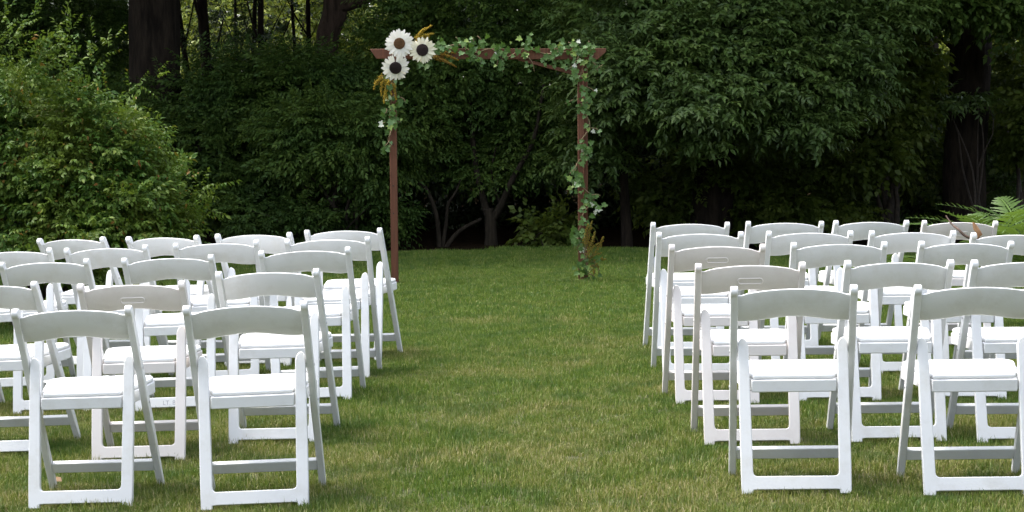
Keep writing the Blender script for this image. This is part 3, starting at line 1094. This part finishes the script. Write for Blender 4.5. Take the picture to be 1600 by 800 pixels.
def stretcher():
    z0, z1 = .072, .112
    d = Vector((TIP.y - FOOT.y, TIP.z - FOOT.z)).normalized()
    n = Vector((-d.y, d.x))
    a = Vector((leg_line(z0), z0)); b = Vector((leg_line(z1), z1))
    poly = [(a + n * .011)[:], (a - n * .011)[:], (b - n * .011)[:], (b + n * .011)[:]]
    bm = prism(poly, -.1992, .1992, 'x', .003)
    return bm_mesh('stretcher', bm, 40)


def seat_outline(inset, rear):
    pts = [(.1525 - inset, rear + inset), (.1525 - inset, .116), (.168 - inset, .135), (.205 - inset, .34), (.2115 - inset, .385)]
    c = (.150, .392)
    r = .060 - inset
    for k in range(7):
        a = math.radians(90 * k / 6)
        pts.append((c[0] + r * math.cos(a) * 1.0, c[1] + r * .93 * math.sin(a)))
    return pts + [(-x, y) for x, y in pts[::-1]]


def seat_part(name, inset, rear, z0, z1, bev, seg=3):
    bm = prism(seat_outline(inset, rear), z0, z1, 'z', bev, seg)
    for v in bm.verts:
        v.co.z += (v.co.y - .08) * .03
    return bm_mesh(name, bm, 35)


def backrest():
    bm = bmesh.new()
    nx = 36
    hw = .1993
    d = Vector((0, TIP.y - FOOT.y, TIP.z - FOOT.z)).normalized()
    rings = []
    for i in range(nx + 1):
        x = -hw + 2 * hw * i / nx
        u = abs(x) / hw
        sm = .5 + .5 * math.cos(math.pi * min(1, u / .93))
        top = .7165 + .0225 * (1 - u * u) - .004 * math.exp(-((u - .93) / .06) ** 2)
        bot = .617 + .0185 * sm
        bow = -.016 * (1 - u * u)
        th = .0095
        ring = []
        for (zz, off) in ((bot, -.55), (bot + .003, -1), ((bot + top) / 2, -1), (top - .006, -1), (top - .002, -.8), (top, -.25), (top, .25), (top - .002, .8), (top - .006, 1), (bot + .003, 1), (bot, .55)):
            y = leg_line(zz) + bow + off * th
            ring.append(bm.verts.new((x, y, zz)))
        rings.append(ring)
    m = len(rings[0])
    for i in range(nx):
        for j in range(m):
            bm.faces.new((rings[i][j], rings[i + 1][j], rings[i + 1][(j + 1) % m], rings[i][(j + 1) % m]))
    bm.faces.new(rings[0]); bm.faces.new(rings[-1][::-1])
    bmesh.ops.recalc_face_normals(bm, faces=bm.faces)
    return bm_mesh('backrest', bm, -45)


def handle_slot():
    """raised rim of the hand hold moulded into the back"""
    T = Tris()
    pts = []
    hw, hh, zc = .050, .0115, .672
    for k in range(25):
        a = 2 * math.pi * k / 24
        x = (hw - hh) * (1 if math.cos(a) > 0 else -1) + hh * math.cos(a)
        zz = zc + hh * math.sin(a)
        u = abs(x) / .1993
        pts.append((x, leg_line(zz) - .016 * (1 - u * u) - .0095, zz))
    T.tube(pts, [.0032] * 25, 6, cap=False)
    return mesh_arrays('handle_slot', np.concatenate(T.V), np.concatenate(T.F), True)


def rivets():
    T = Tris()
    for s in (-1, 1):
        for z in (.50, .36):
            y = leg_line(z)
            T.tube([(s * .2255, y, z), (s * .2285, y, z)], [.006, .005], 10)
    return mesh_arrays('rivet', np.concatenate(T.V), np.concatenate(T.F), True)


C_MESH = [('leg', long_leg(-1)), ('leg', long_leg(1)), *rear_frame(), ('stretcher', stretcher()),
          ('seat_frame', seat_part('seat_frame', 0, .082, .357, .402, .004, 2)), ('seat_pad', seat_part('seat_pad', .005, .084, .4022, .421, .008, 3)), ('backrest', backrest())]
SLOT = handle_slot()
RIV = rivets()


def make_chair(warm):
    r = empty('folding_chair')
    r['category'] = 'chair'
    m = M_WARM if warm else M_WHITE
    for nm, me in C_MESH:
        if warm:
            me = me.copy()
            me.materials.clear()
        o = link(nm, me, M_PAD if nm == 'seat_pad' else m, r)
    if warm:
        link('handle_slot', SLOT, m, r)
    link('rivet', RIV, M_PIN, r)
    return r


def copy_thing(src):
    r = src.copy()
    COL.objects.link(r)
    for ch in src.children:
        c = ch.copy()
        COL.objects.link(c)
        c.parent = r
    return r


CH = {"L1a": [-0.936, 7.6154, 0.0056, -0.0054], "L1b": [-1.607, 7.7971, -0.0547, -0.0177], "L2a": [-1.0296, 9.0584, -0.0759, -0.0076], "L2b": [-1.5587, 8.746, -0.0466, -0.0154],
      "L2c": [-2.2255, 9.0819, -0.1486, 0.0006], "L3a": [-0.9819, 10.3014, -0.0283, 0.0099], "L3b": [-1.6325, 10.1773, -0.0713, 0.0011], "L3c": [-2.256, 10.304, -0.0895, -0.0032],
      "L3d": [-2.86, 10.38, -0.09, 0.0], "L4a": [-0.95, 11.1318, -0.0274, 0.0033], "L4b": [-1.5382, 11.155, 0.0332, -0.0012], "L4c": [-2.1169, 11.15, -0.0961, 0.0001], "L4d": [-2.6457, 11.26, 0.0, 0.0],
      "L5a": [-0.9328, 11.9464, -0.1729, 0.0096], "L5b": [-1.4296, 11.8208, -0.2289, 0.0009], "L5c": [-1.951, 11.9002, -0.3102, 0.0001], "L5d": [-2.5086, 12.1291, -0.3737, 0.0038],
      "R1a": [1.0189, 7.5154, -0.0609, -0.0047], "R1b": [1.6536, 7.4182, -0.0154, -0.0028], "R2a": [0.9852, 8.6198, -0.0194, -0.0053], "R2b": [1.5911, 8.6319, 0.0367, -0.0086],
      "R2c": [2.0936, 8.5697, 0.0443, -0.0071], "R3a": [0.9612, 9.8387, 0.015, -0.0113], "R3b": [1.5406, 9.8917, -0.0073, -0.0004], "R3c": [2.136, 9.9091, 0.0413, -0.0041],
      "R4a": [0.9776, 10.9199, 0.0122, -0.0052], "R4b": [1.5457, 10.9284, 0.0244, -0.0013], "R4c": [2.0819, 10.9541, 0.0293, 0.0014], "R4d": [2.5594, 10.7391, 0.02, 0.0],
      "R5a": [1.0178, 12.0241, 0.0526, -0.0046], "R5b": [1.5697, 12.1256, 0.0639, -0.0003], "R5c": [2.1005, 12.3188, 0.1287, 0.0055], "R5d": [2.6374, 12.4356, 0.0536, 0.0058]}
ROWN = {'1': 'nearest row', '2': 'second row', '3': 'middle row', '4': 'fourth row', '5': 'last row before the arch'}
POSN = {'a': 'beside the aisle', 'b': 'second from the aisle', 'c': 'third from the aisle', 'd': 'fourth from the aisle'}
WARM = {'L2b', 'R2a', 'R3a', 'R5d'}
proto = {False: make_chair(False), True: make_chair(True)}
used = {False: False, True: False}
CHAIRS = {}
for key, (x, y, yaw, rr_) in CH.items():
    w = key in WARM
    r = proto[w] if not used[w] else copy_thing(proto[w])
    used[w] = True
    yq = min(y, 14) - 11
    tilt = T_ + 2 * QX * x + QXY * yq + rr_
    pit = 2 * QY * (y - 11) + QXY * x
    upv = Vector((-tilt, -pit, 1)).normalized()
    xa = Vector((math.cos(yaw), math.sin(yaw), 0))
    ya = upv.cross(xa).normalized()
    xa = ya.cross(upv).normalized()
    M = Matrix((xa, ya, upv)).transposed().to_4x4()
    M.translation = (x, y, gz(x, y) + .008)
    r.matrix_world = M
    side = 'left' if key[0] == 'L' else 'right'
    kind = 'yellowed white folding chair with moulded hand hold' if w else 'white folding chair'
    r['label'] = f'{kind}, {side} block, {ROWN[key[1]]}, {POSN[key[2]]}'
    r['group'] = 'white folding chairs set out in rows'
    CHAIRS[key] = r
CHAIRS['R5d']['label'] = 'yellowed white folding chair with a twig over its back, right block, last row'

# faint marker writing on one foot rail
fc = bpy.data.curves.new('lettering', 'FONT')
fc.body = 'LT. BRI'
fc.size = .030
fc.extrude = .0004
fc.align_x = 'LEFT'
fo = bpy.data.objects.new('lettering', fc)
COL.objects.link(fo)
bpy.context.view_layer.update()
fme = bpy.data.meshes.new_from_object(fo.evaluated_get(bpy.context.evaluated_depsgraph_get()))
bpy.data.objects.remove(fo)
rail = [c for c in CHAIRS['L3b'].children if c.name.startswith('foot_rail')][0]
lo = link('lettering', fme, M_INK, rail)
dd = Vector((0, RT.x, RT.y)).normalized()
nn = Vector((0, dd.z, -dd.y))
lo.matrix_local = Matrix.Translation(dd * .028 - nn * .0108 + Vector((-.06, 0, 0))) @ Matrix((Vector((1, 0, 0)), dd, -nn)).transposed().to_4x4()


# ------------------------------------------------------------------ wedding arch
YA = 18.4


def box_poly_x(poly, y0, y1, mat, name, parent, bev=.003):
    bm = prism(poly, y0, y1, 'y', bev, 1)
    return link(name, bm_mesh(name, bm, 30), mat, parent)


pl, pr = ray_at(614, 300, YA), ray_at(908, 300, YA)
zl, zr = gz(pl.x, YA), gz(pr.x, YA)
top = ray_at(760, 76, YA).z
arch = empty('wedding_arch', (0, YA, 0))
tag(arch, 'tall slim red brown wooden wedding arch at the end of the aisle', 'arch')


def post(x0, x1, y0, y1, z0, z1, lean=0.0):
    poly = [(x0 + lean, z0), (x1 + lean, z0), (x1, z1), (x0, z1)]
    return box_poly_x(poly, y0, y1, M_WOOD, 'post', arch)


bw = ray_at(578, 80, YA).x
be = ray_at(947, 80, YA).x
hb = .085
zt = top
post(pl.x - .031, pl.x + .031, .0, .06, zl - .1, zt - hb, .012)
post(pr.x - .031, pr.x + .014, .0, .05, zr - .1, zt - hb, .008)
post(pr.x + .018, pr.x + .058, .052, .095, zr - .1, zt - hb + .03, .006)
box_poly_x([(bw, zt), (bw + .055, zt - hb), (be - .055 - .02, zt - hb - .012), (be, zt - .03), (be, zt)], -.012, .05, M_WOOD, 'beam', arch)
box_poly_x([(bw + .25, zt - .02), (bw + .3, zt - .02 - .06), (be - .2, zt - .02 - .06), (be - .15, zt - .02)], .40, .44, M_WOOD, 'beam', arch)
a = ray_at(806, 88, YA); b = ray_at(900, 112, YA)
box_poly_x([(a.x, a.z), (b.x, b.z), (b.x, b.z - .035), (a.x + .02, a.z - .035)], .003, .035, M_WOOD, 'brace', arch)
for k, zz in enumerate((zl + .62, zl + .86, zl + 1.22)):
    T = Tris()
    T.tube([(pl.x + .004, .001, zz), (pl.x + .004, -.003, zz)], [.006, .005], 10)
    T.build('screw', M_DISC0, arch)
for xx in (pl.x, pr.x + .03):
    T = Tris()
    T.add([(xx - .018, .0505, zt - .025), (xx + .018, .0505, zt - .025), (xx + .018, .3995, zt - .025), (xx - .018, .3995, zt - .025),
           (xx - .018, .0505, zt - .06), (xx + .018, .0505, zt - .06), (xx + .018, .3995, zt - .06), (xx - .018, .3995, zt - .06)],
          [(0, 1, 2), (0, 2, 3), (4, 6, 5), (4, 7, 6), (0, 4, 5), (0, 5, 1), (1, 5, 6), (1, 6, 2), (2, 6, 7), (2, 7, 3), (3, 7, 4), (3, 4, 0)])
    T.build('cross_piece', M_WOOD, arch, False)

# ivy
ML_IVY = [leaf_mat('ivy_leaf', [(0, (.026, .072, .010)), (1, (.070, .140, .020))], .5, .25, (.1, .18, .03), spec=.3),
          leaf_mat('pale_ivy_leaf', [(0, (.14, .22, .04)), (1, (.22, .31, .07))], .5, .25, (.24, .32, .08), spec=.3),
          leaf_mat('silvery_ivy_leaf', [(0, (.07, .15, .04)), (1, (.12, .21, .06))], .45, .2, (.16, .25, .08), spec=.45),
          leaf_mat('white_edged_leaf', [(0, (.45, .48, .36)), (1, (.6, .62, .5))], .4, .2, (.5, .5, .3), spec=.5)]


def ivy_mesh(seed):
    rs = random.Random(seed)
    out = [(0, 0), (.30, -.12), (.52, .10), (.34, .28), (.50, .55), (.24, .58), (0, 1.0), (-.24, .58), (-.50, .55), (-.34, .28), (-.52, .10), (-.30, -.12)]
    V = [(0, .32, -.06)]
    for x, y in out:
        x *= rs.uniform(.88, 1.1)
        V.append((x, y, .14 * abs(x) + rs.uniform(-.04, .04) - .12 * y * y))
    F = [(0, i + 1, (i + 1) % 12 + 1) for i in range(12)]
    return mesh_arrays('leaf', V, F)


IVY = []
for k in range(8):
    m_ = ivy_mesh(k)
    m_.materials.append(ML_IVY[(0, 0, 1, 2, 0, 3, 2, 0)[k]])
    IVY.append(m_)


def add_leaf(parent, p, d, size, which=None, face=None):
    o = link('leaf', IVY[which if which is not None else rnd.choice((0, 1, 4, 7, 0, 1, 4, 7, 3, 6, 0, 1, 4, 7, 2, 0, 4, 3, 1, 4, 7, 0, 2, 6, 3, 1, 0, 1, 4, 7, 0, 5, 1))], None, parent)
    d = Vector(d).normalized()
    f = (Vector(face) if face else Vector((rnd.uniform(-.6, .6), -1, rnd.uniform(-.1, .9)))).normalized()
    x = d.cross(f)
    if x.length < .1:
        x = Vector((1, 0, 0))
    x.normalize()
    z = x.cross(d)
    M = Matrix((x, d, z)).transposed() * size
    M = M.to_4x4()
    M.translation = p
    o.matrix_local = M
    return o


def garland(name, label, ctrl, Y, nleaf, spread, size, seed, droop=(), r=.006, cat='garland', dens=None):
    """ctrl: photograph pixels along the vine"""
    c0 = ray_at(*ctrl[0], Y)
    root = empty(name, c0)
    tag(root, label, cat)
    T = Tris()
    P = curve_pts([ray_at(px, py, Y) - c0 for px, py in ctrl], 60)
    P = [p + Vector((0, .02 * math.sin(i * .55) - .01, .012 * math.cos(i * .55))) for i, p in enumerate(P)]
    T.tube(P, [r] * 60, 5)
    rs = random.Random(seed)
    for (ax, ay), (bx, by) in droop:
        A, Bq = ray_at(ax, ay, Y) - c0, ray_at(bx, by, Y - .03) - c0
        T.tube(curve_pts([A, A.lerp(Bq, .5) + Vector((.02, -.02, .01)), Bq], 8), [.004] * 8, 4)
    T.build('vine', M_VINE, root)
    for k in range(nleaf):
        u = rs.random()
        u = min(max(u + .045 * math.sin(u * 41 + seed), 0), 1) * 58.9
        i = int(u)
        p = P[i].lerp(P[i + 1], u - i)
        q = p + Vector((rs.gauss(0, spread), -abs(rs.gauss(0, .035)) - .01, rs.gauss(0, spread)))
        add_leaf(root, q, Vector((rs.gauss(0, 1), -.3, rs.gauss(-.35, .8))), size * rs.uniform(.55, 1.4))
    for (ax, ay), (bx, by) in droop:
        A, Bq = ray_at(ax, ay, Y) - c0, ray_at(bx, by, Y - .03) - c0
        n = max(3, int((A - Bq).length / .03))
        for k in range(n):
            p = A.lerp(Bq, (k + .5) / n) + Vector((rs.gauss(0, .02), -.02, rs.gauss(0, .012)))
            add_leaf(root, p, Vector((rs.gauss(0, .8), -.2, -.7)), size * rs.uniform(.6, 1.0))
    return root


garland('ivy_garland', 'leafy ivy garland wound along the top beam of the arch',
        ((668, 92), (690, 74), (715, 72), (740, 80), (765, 78), (790, 88), (815, 78), (845, 82), (870, 82), (890, 84), (912, 82), (922, 92)), YA - .02, 200, .046, .046, 5,
        droop=(((918, 92), (934, 112)), ((932, 108), (944, 98)), ((772, 88), (776, 104)), ((905, 85), (890, 108)), ((742, 84), (752, 106)), ((735, 74), (738, 58)), ((752, 76), (746, 56)), ((715, 74), (712, 58)),
               ((895, 78), (888, 66)), ((912, 76), (920, 64)), ((780, 86), (786, 112)), ((860, 84), (866, 106)), ((700, 80), (694, 100)), ((820, 85), (835, 112))))
garland('ivy_vine', 'ivy vine climbing the right post of the arch down to the grass',
        ((914, 100), (905, 128), (915, 150), (908, 170), (922, 195), (906, 222), (920, 240), (902, 255), (901, 280), (916, 300), (928, 312), (912, 330), (908, 352), (902, 374), (914, 395), (908, 415), (918, 432)),
        YA - .03, 185, .036, .047, 8,
        droop=(((901, 255), (890, 272)), ((890, 275), (893, 300)), ((920, 305), (938, 306)), ((916, 135), (930, 150)), ((902, 372), (901, 390)), ((914, 425), (930, 438)), ((918, 200), (936, 205)), ((896, 155), (884, 162)),
               ((925, 405), (936, 432))), cat='vine')
garland('ivy_sprig', 'short ivy sprig hanging down the left post below the flowers',
        ((606, 120), (618, 140), (610, 165), (618, 180), (612, 200), (606, 222)), YA - .03, 40, .028, .050, 11,
        droop=(((604, 170), (598, 182)), ((612, 190), (625, 192)), ((620, 150), (634, 162)), ((600, 192), (596, 194)), ((608, 218), (598, 232)), ((600, 233), (606, 234))), cat='vine')

# sunflowers
M_PETAL = [leaf_mat('white_petal', [(0, (.74, .71, .60)), (1, (.84, .82, .74))], .6, .25, (.7, .68, .55), spec=.2),
           leaf_mat('cream_petal', [(0, (.66, .62, .42)), (1, (.80, .77, .62))], .6, .25, (.7, .64, .4), spec=.2)]
M_DISC = [plain_mat('brown_disc', (.07, .034, .012), .9, (.17, .085, .03), 120, .8), plain_mat('dark_disc', (.012, .006, .005), .9, (.035, .018, .014), 120, .8)]
M_SEPAL = leaf_mat('sepal', [(0, (.05, .09, .02)), (1, (.08, .13, .03))], .6, .2)


def petal_mesh(mat, seed):
    rs = random.Random(seed)
    V, F = [], []
    rows = ((0, .022), (.25, .033), (.55, .037), (.8, .030), (.95, .014), (1.0, .003))
    for i, (t, w) in enumerate(rows):
        z = .16 * t - .22 * t * t
        for s in (-1, 0, 1):
            V.append((s * w * .38 / .036 * .036 * 1.0, t, z + (0.03 * abs(s)) + rs.uniform(-.01, .01)))
    for v in range(len(V)):
        V[v] = (V[v][0] * 13 * .92, V[v][1], V[v][2])
    for i in range(len(rows) - 1):
        for j in range(2):
            a_ = i * 3 + j
            F += [(a_, a_ + 1, a_ + 4), (a_, a_ + 4, a_ + 3)]
    me = mesh_arrays('petal', V, F, True)
    me.materials.append(mat)
    return me


PET = {0: [petal_mesh(M_PETAL[0], i) for i in range(3)], 1: [petal_mesh(M_PETAL[1], 5 + i) for i in range(3)]}


def disc_mesh(mat, R):
    T = Tris()
    T.tube([(0, 0, -.004), (0, 0, .006), (0, 0, .012), (0, 0, .015)], [R, R, R * .78, R * .4], 24)
    for k in range(150):
        rr = R * .96 * math.sqrt((k + .5) / 150); a = k * 2.39996
        z = .006 + .009 * (1 - (rr / R) ** 2)
        x, y = rr * math.cos(a), rr * math.sin(a)
        s = .0034
        T.add([(x - s, y - s, z), (x + s, y - s, z), (x + s, y + s, z), (x - s, y + s, z), (x, y, z + .008)], [(0, 1, 4), (1, 2, 4), (2, 3, 4), (3, 0, 4)])
    me = mesh_arrays('disc', np.concatenate(T.V), np.concatenate(T.F))
    me.materials.append(mat)
    return me


def sunflower(label, px, py, R, rd, pet, disc, tilt, seed, gap=None):
    rs = random.Random(seed)
    c = ray_at(px, py, YA - .13)
    r = empty('sunflower', c)
    tag(r, label, 'sunflower', 'white sunflowers on the left corner of the arch')
    r.rotation_euler = (math.pi / 2 + tilt[0], tilt[1], tilt[2])
    link('disc', disc_mesh(M_DISC[disc], rd), None, r)
    n1 = 16
    for layer in (0, 1):
        for k in range(n1):
            a = 2 * math.pi * (k + .5 * layer) / n1 + rs.uniform(-.07, .07)
            if gap and abs((a - gap[0] + math.pi) % (2 * math.pi) - math.pi) < gap[1] and layer == 0:
                continue
            L = (R - rd * .8) * rs.uniform(.9, 1.08) * (.92 if layer else 1)
            o = link('petal', rs.choice(PET[pet]), None, r)
            o.location = (rd * .8 * math.cos(a), rd * .8 * math.sin(a), -.003 - .006 * layer)
            o.rotation_euler = (rs.uniform(-.12, .14) - .1 * layer, rs.uniform(-.2, .2), a - math.pi / 2)
            o.scale = (L * rs.uniform(.85, 1.1), L, L)
    T = Tris()
    T.tube([(0, 0, -.006), (0, -.01, -.05), (0, -.03, -.14)], [.03, .012, .006], 8)
    T.build('stem', M_VINE, r)
    return r


PXM = YA / F_PX
sunflower('white sunflower with lighter brown centre, topmost of the three', 624, 68, 23 * PXM, 8.8 * PXM, 0, 0, (-.08, 0.03, .05), 1)
sunflower('creamy sunflower with dark centre, rightmost of the three', 660, 78, 21 * PXM, 9.4 * PXM, 1, 1, (.02, -.02, -.10), 2)
sunflower('white sunflower with dark centre near its top edge, lowest of the three', 618, 106, 22 * PXM, 9.6 * PXM, 0, 1, (.30, 0.0, .06), 3, gap=(math.pi / 2, .35))

# goldenrod
M_GREENGOLD = leaf_mat('green_gold_floret', [(0, (.10, .12, .015)), (.5, (.26, .24, .025)), (.8, (.45, .30, .03)), (1, (.5, .24, .03))], .8, .25, (.3, .3, .02))
MG = [leaf_mat('goldenrod_floret', [(0, (.30, .19, .012)), (.5, (.50, .34, .02)), (1, (.66, .50, .06))], .8, .2, (.4, .3, .02)),
      leaf_mat('rusty_floret', [(0, (.20, .10, .012)), (.6, (.42, .24, .02)), (1, (.55, .38, .04))], .8, .2, (.3, .2, .02))]


def plume(parent, A, Bq, mat, seed, dens=1.0):
    rs = np.random.default_rng(seed)
    A, Bq = Vector(A), Vector(Bq)
    L = (Bq - A).length
    d = (Bq - A).normalized()
    st = Tris()
    bendv = Vector((rs.normal(0, .02), -.01, .02))
    P = curve_pts([A, A.lerp(Bq, .5) + bendv, Bq], 8)
    st.tube(P, [.003] * 8, 4)
    st.build('stem', M_VINE, parent)
    T = Tris()
    n = int(L * 1500 * dens)
    for k in range(n):
        t = .25 + .75 * rs.random()
        i = min(int(t * 7), 6)
        p = P[i].lerp(P[i + 1], t * 7 - i)
        w = .018 * (1.25 - t)
        q = np.array(p) + rs.normal(0, w * .6, 3)
        s = rs.uniform(.0035, .0065)
        R = rs.normal(size=(3, 3))
        T.add(q + np.array([(s, 0, 0), (-s * .5, s * .8, 0), (-s * .5, -s * .8, 0), (0, 0, s * 1.2)]) @ (R / np.linalg.norm(R, axis=1, keepdims=True)), [(0, 1, 3), (1, 2, 3), (2, 0, 3), (0, 2, 1)])
    T.build('plume', mat, parent, False)


def goldenrod(label, lines, mat, Y, seed, dens=1.0):
    c = ray_at(*lines[0][0], Y)
    r = empty('goldenrod_spray', c)
    tag(r, label, 'flowers', 'goldenrod sprays tied to the arch')
    for k, (a_, b_) in enumerate(lines):
        plume(r, ray_at(*a_, Y) - c, ray_at(*b_, Y - .02 * (k % 3)) - c, mat, seed + k, dens)


goldenrod('goldenrod spray sticking up between the two upper sunflowers', [((646, 74), (674, 40)), ((648, 70), (678, 52)), ((645, 68), (662, 46)), ((650, 66), (670, 57))], MG[0], YA - .06, 100)
goldenrod('rusty goldenrod spray pointing right below the beam', [((676, 90), (712, 104)), ((678, 86), (716, 94)), ((676, 88), (704, 100)), ((684, 84), (712, 84)), ((676, 92), (695, 96))], MG[1], YA - .06, 120)
goldenrod('yellow goldenrod spray hanging below the lowest sunflower', [((605, 118), (584, 140)), ((606, 120), (596, 150)), ((608, 120), (600, 162)), ((610, 120), (606, 158)), ((616, 124), (619, 156)), ((612, 122), (612, 148)), ((603, 118), (590, 132))],
          MG[0], YA - .06, 140)
goldenrod('goldenrod spray tied to the foot of the right post', [((916, 415), (940, 395)), ((914, 410), (943, 370)), ((914, 405), (930, 362)), ((913, 400), (925, 346)), ((914, 418), (936, 418)), ((915, 420), (928, 430)),
          ((914, 395), (919, 350)), ((916, 412), (947, 405)), ((914, 408), (935, 380))], M_GREENGOLD, YA - .10, 160, .8)

# ------------------------------------------------------------------ small things
M_TWIG = plain_mat('dry_twig', (.05, .028, .018), .8, (.10, .06, .04), 40)
M_DRY = plain_mat('dry_leaf', (.34, .17, .075), .7, (.44, .25, .12), 30)
YT = 12.3
p0 = ray_at(1487, 343, YT)
tw = empty('twig', p0)
tag(tw, 'dry brown twig with one tan leaf hanging over the yellowed chair at far right', 'twig')
T = Tris()
pts = curve_pts([ray_at(px, py, YT + dy) - p0 for px, py, dy in ((1478, 337, .1), (1487, 350, .06), (1497, 358, -.02), (1506, 367, -.04), (1516, 372, -.05), (1526, 374, -.05), (1531, 368, -.05))], 18)
T.tube(pts, [.004 + .004 * math.sin(i / 17 * 3) for i in range(18)], 6)
T.build('stem', M_TWIG, tw)
V, F = [], []
pp = [(1521, 347), (1524, 353), (1527, 360), (1531, 366), (1529, 371)]
ww = [.006, .016, .022, .018, .004]
for (px, py), w in zip(pp, ww):
    q = ray_at(px, py, YT - .06) - p0
    V += [(q.x - w, q.y, q.z + w * .2), (q.x, q.y - .012, q.z), (q.x + w, q.y + .008, q.z - w * .2)]
for i in range(4):
    for j in range(2):
        a_ = i * 3 + j
        F += [(a_, a_ + 1, a_ + 4), (a_, a_ + 4, a_ + 3)]
link('leaf', mesh_arrays('leaf', V, F, True), M_DRY, tw)

M_FALL = plain_mat('fallen_leaf', (.09, .045, .010), .7, (.17, .085, .022), 30)


def fallen_leaf(label, px, py, Y, s, a):
    p = ray_at(px, py, Y)
    V = [(0, 0, 0), (-.4, .35, .12), (0, .4, -.02), (.4, .35, .15), (-.3, .75, .1), (0, .75, 0), (.3, .75, .14), (0, 1.1, .12)]
    F = [(0, 2, 1), (0, 3, 2), (1, 2, 5), (1, 5, 4), (2, 3, 6), (2, 6, 5), (4, 5, 7), (5, 6, 7)]
    o = link('fallen_leaf', mesh_arrays('fallen_leaf', np.array(V) * s, F, True), M_FALL)
    o.location = (p.x, p.y, gz(p.x, p.y) + .035)
    o.rotation_euler = (.1, -.25, a)
    tag(o, label, 'leaf')


fallen_leaf('small orange brown leaf lying in the grass under the nearest left chair', 97, 752, 8.22, .05, 1.2)
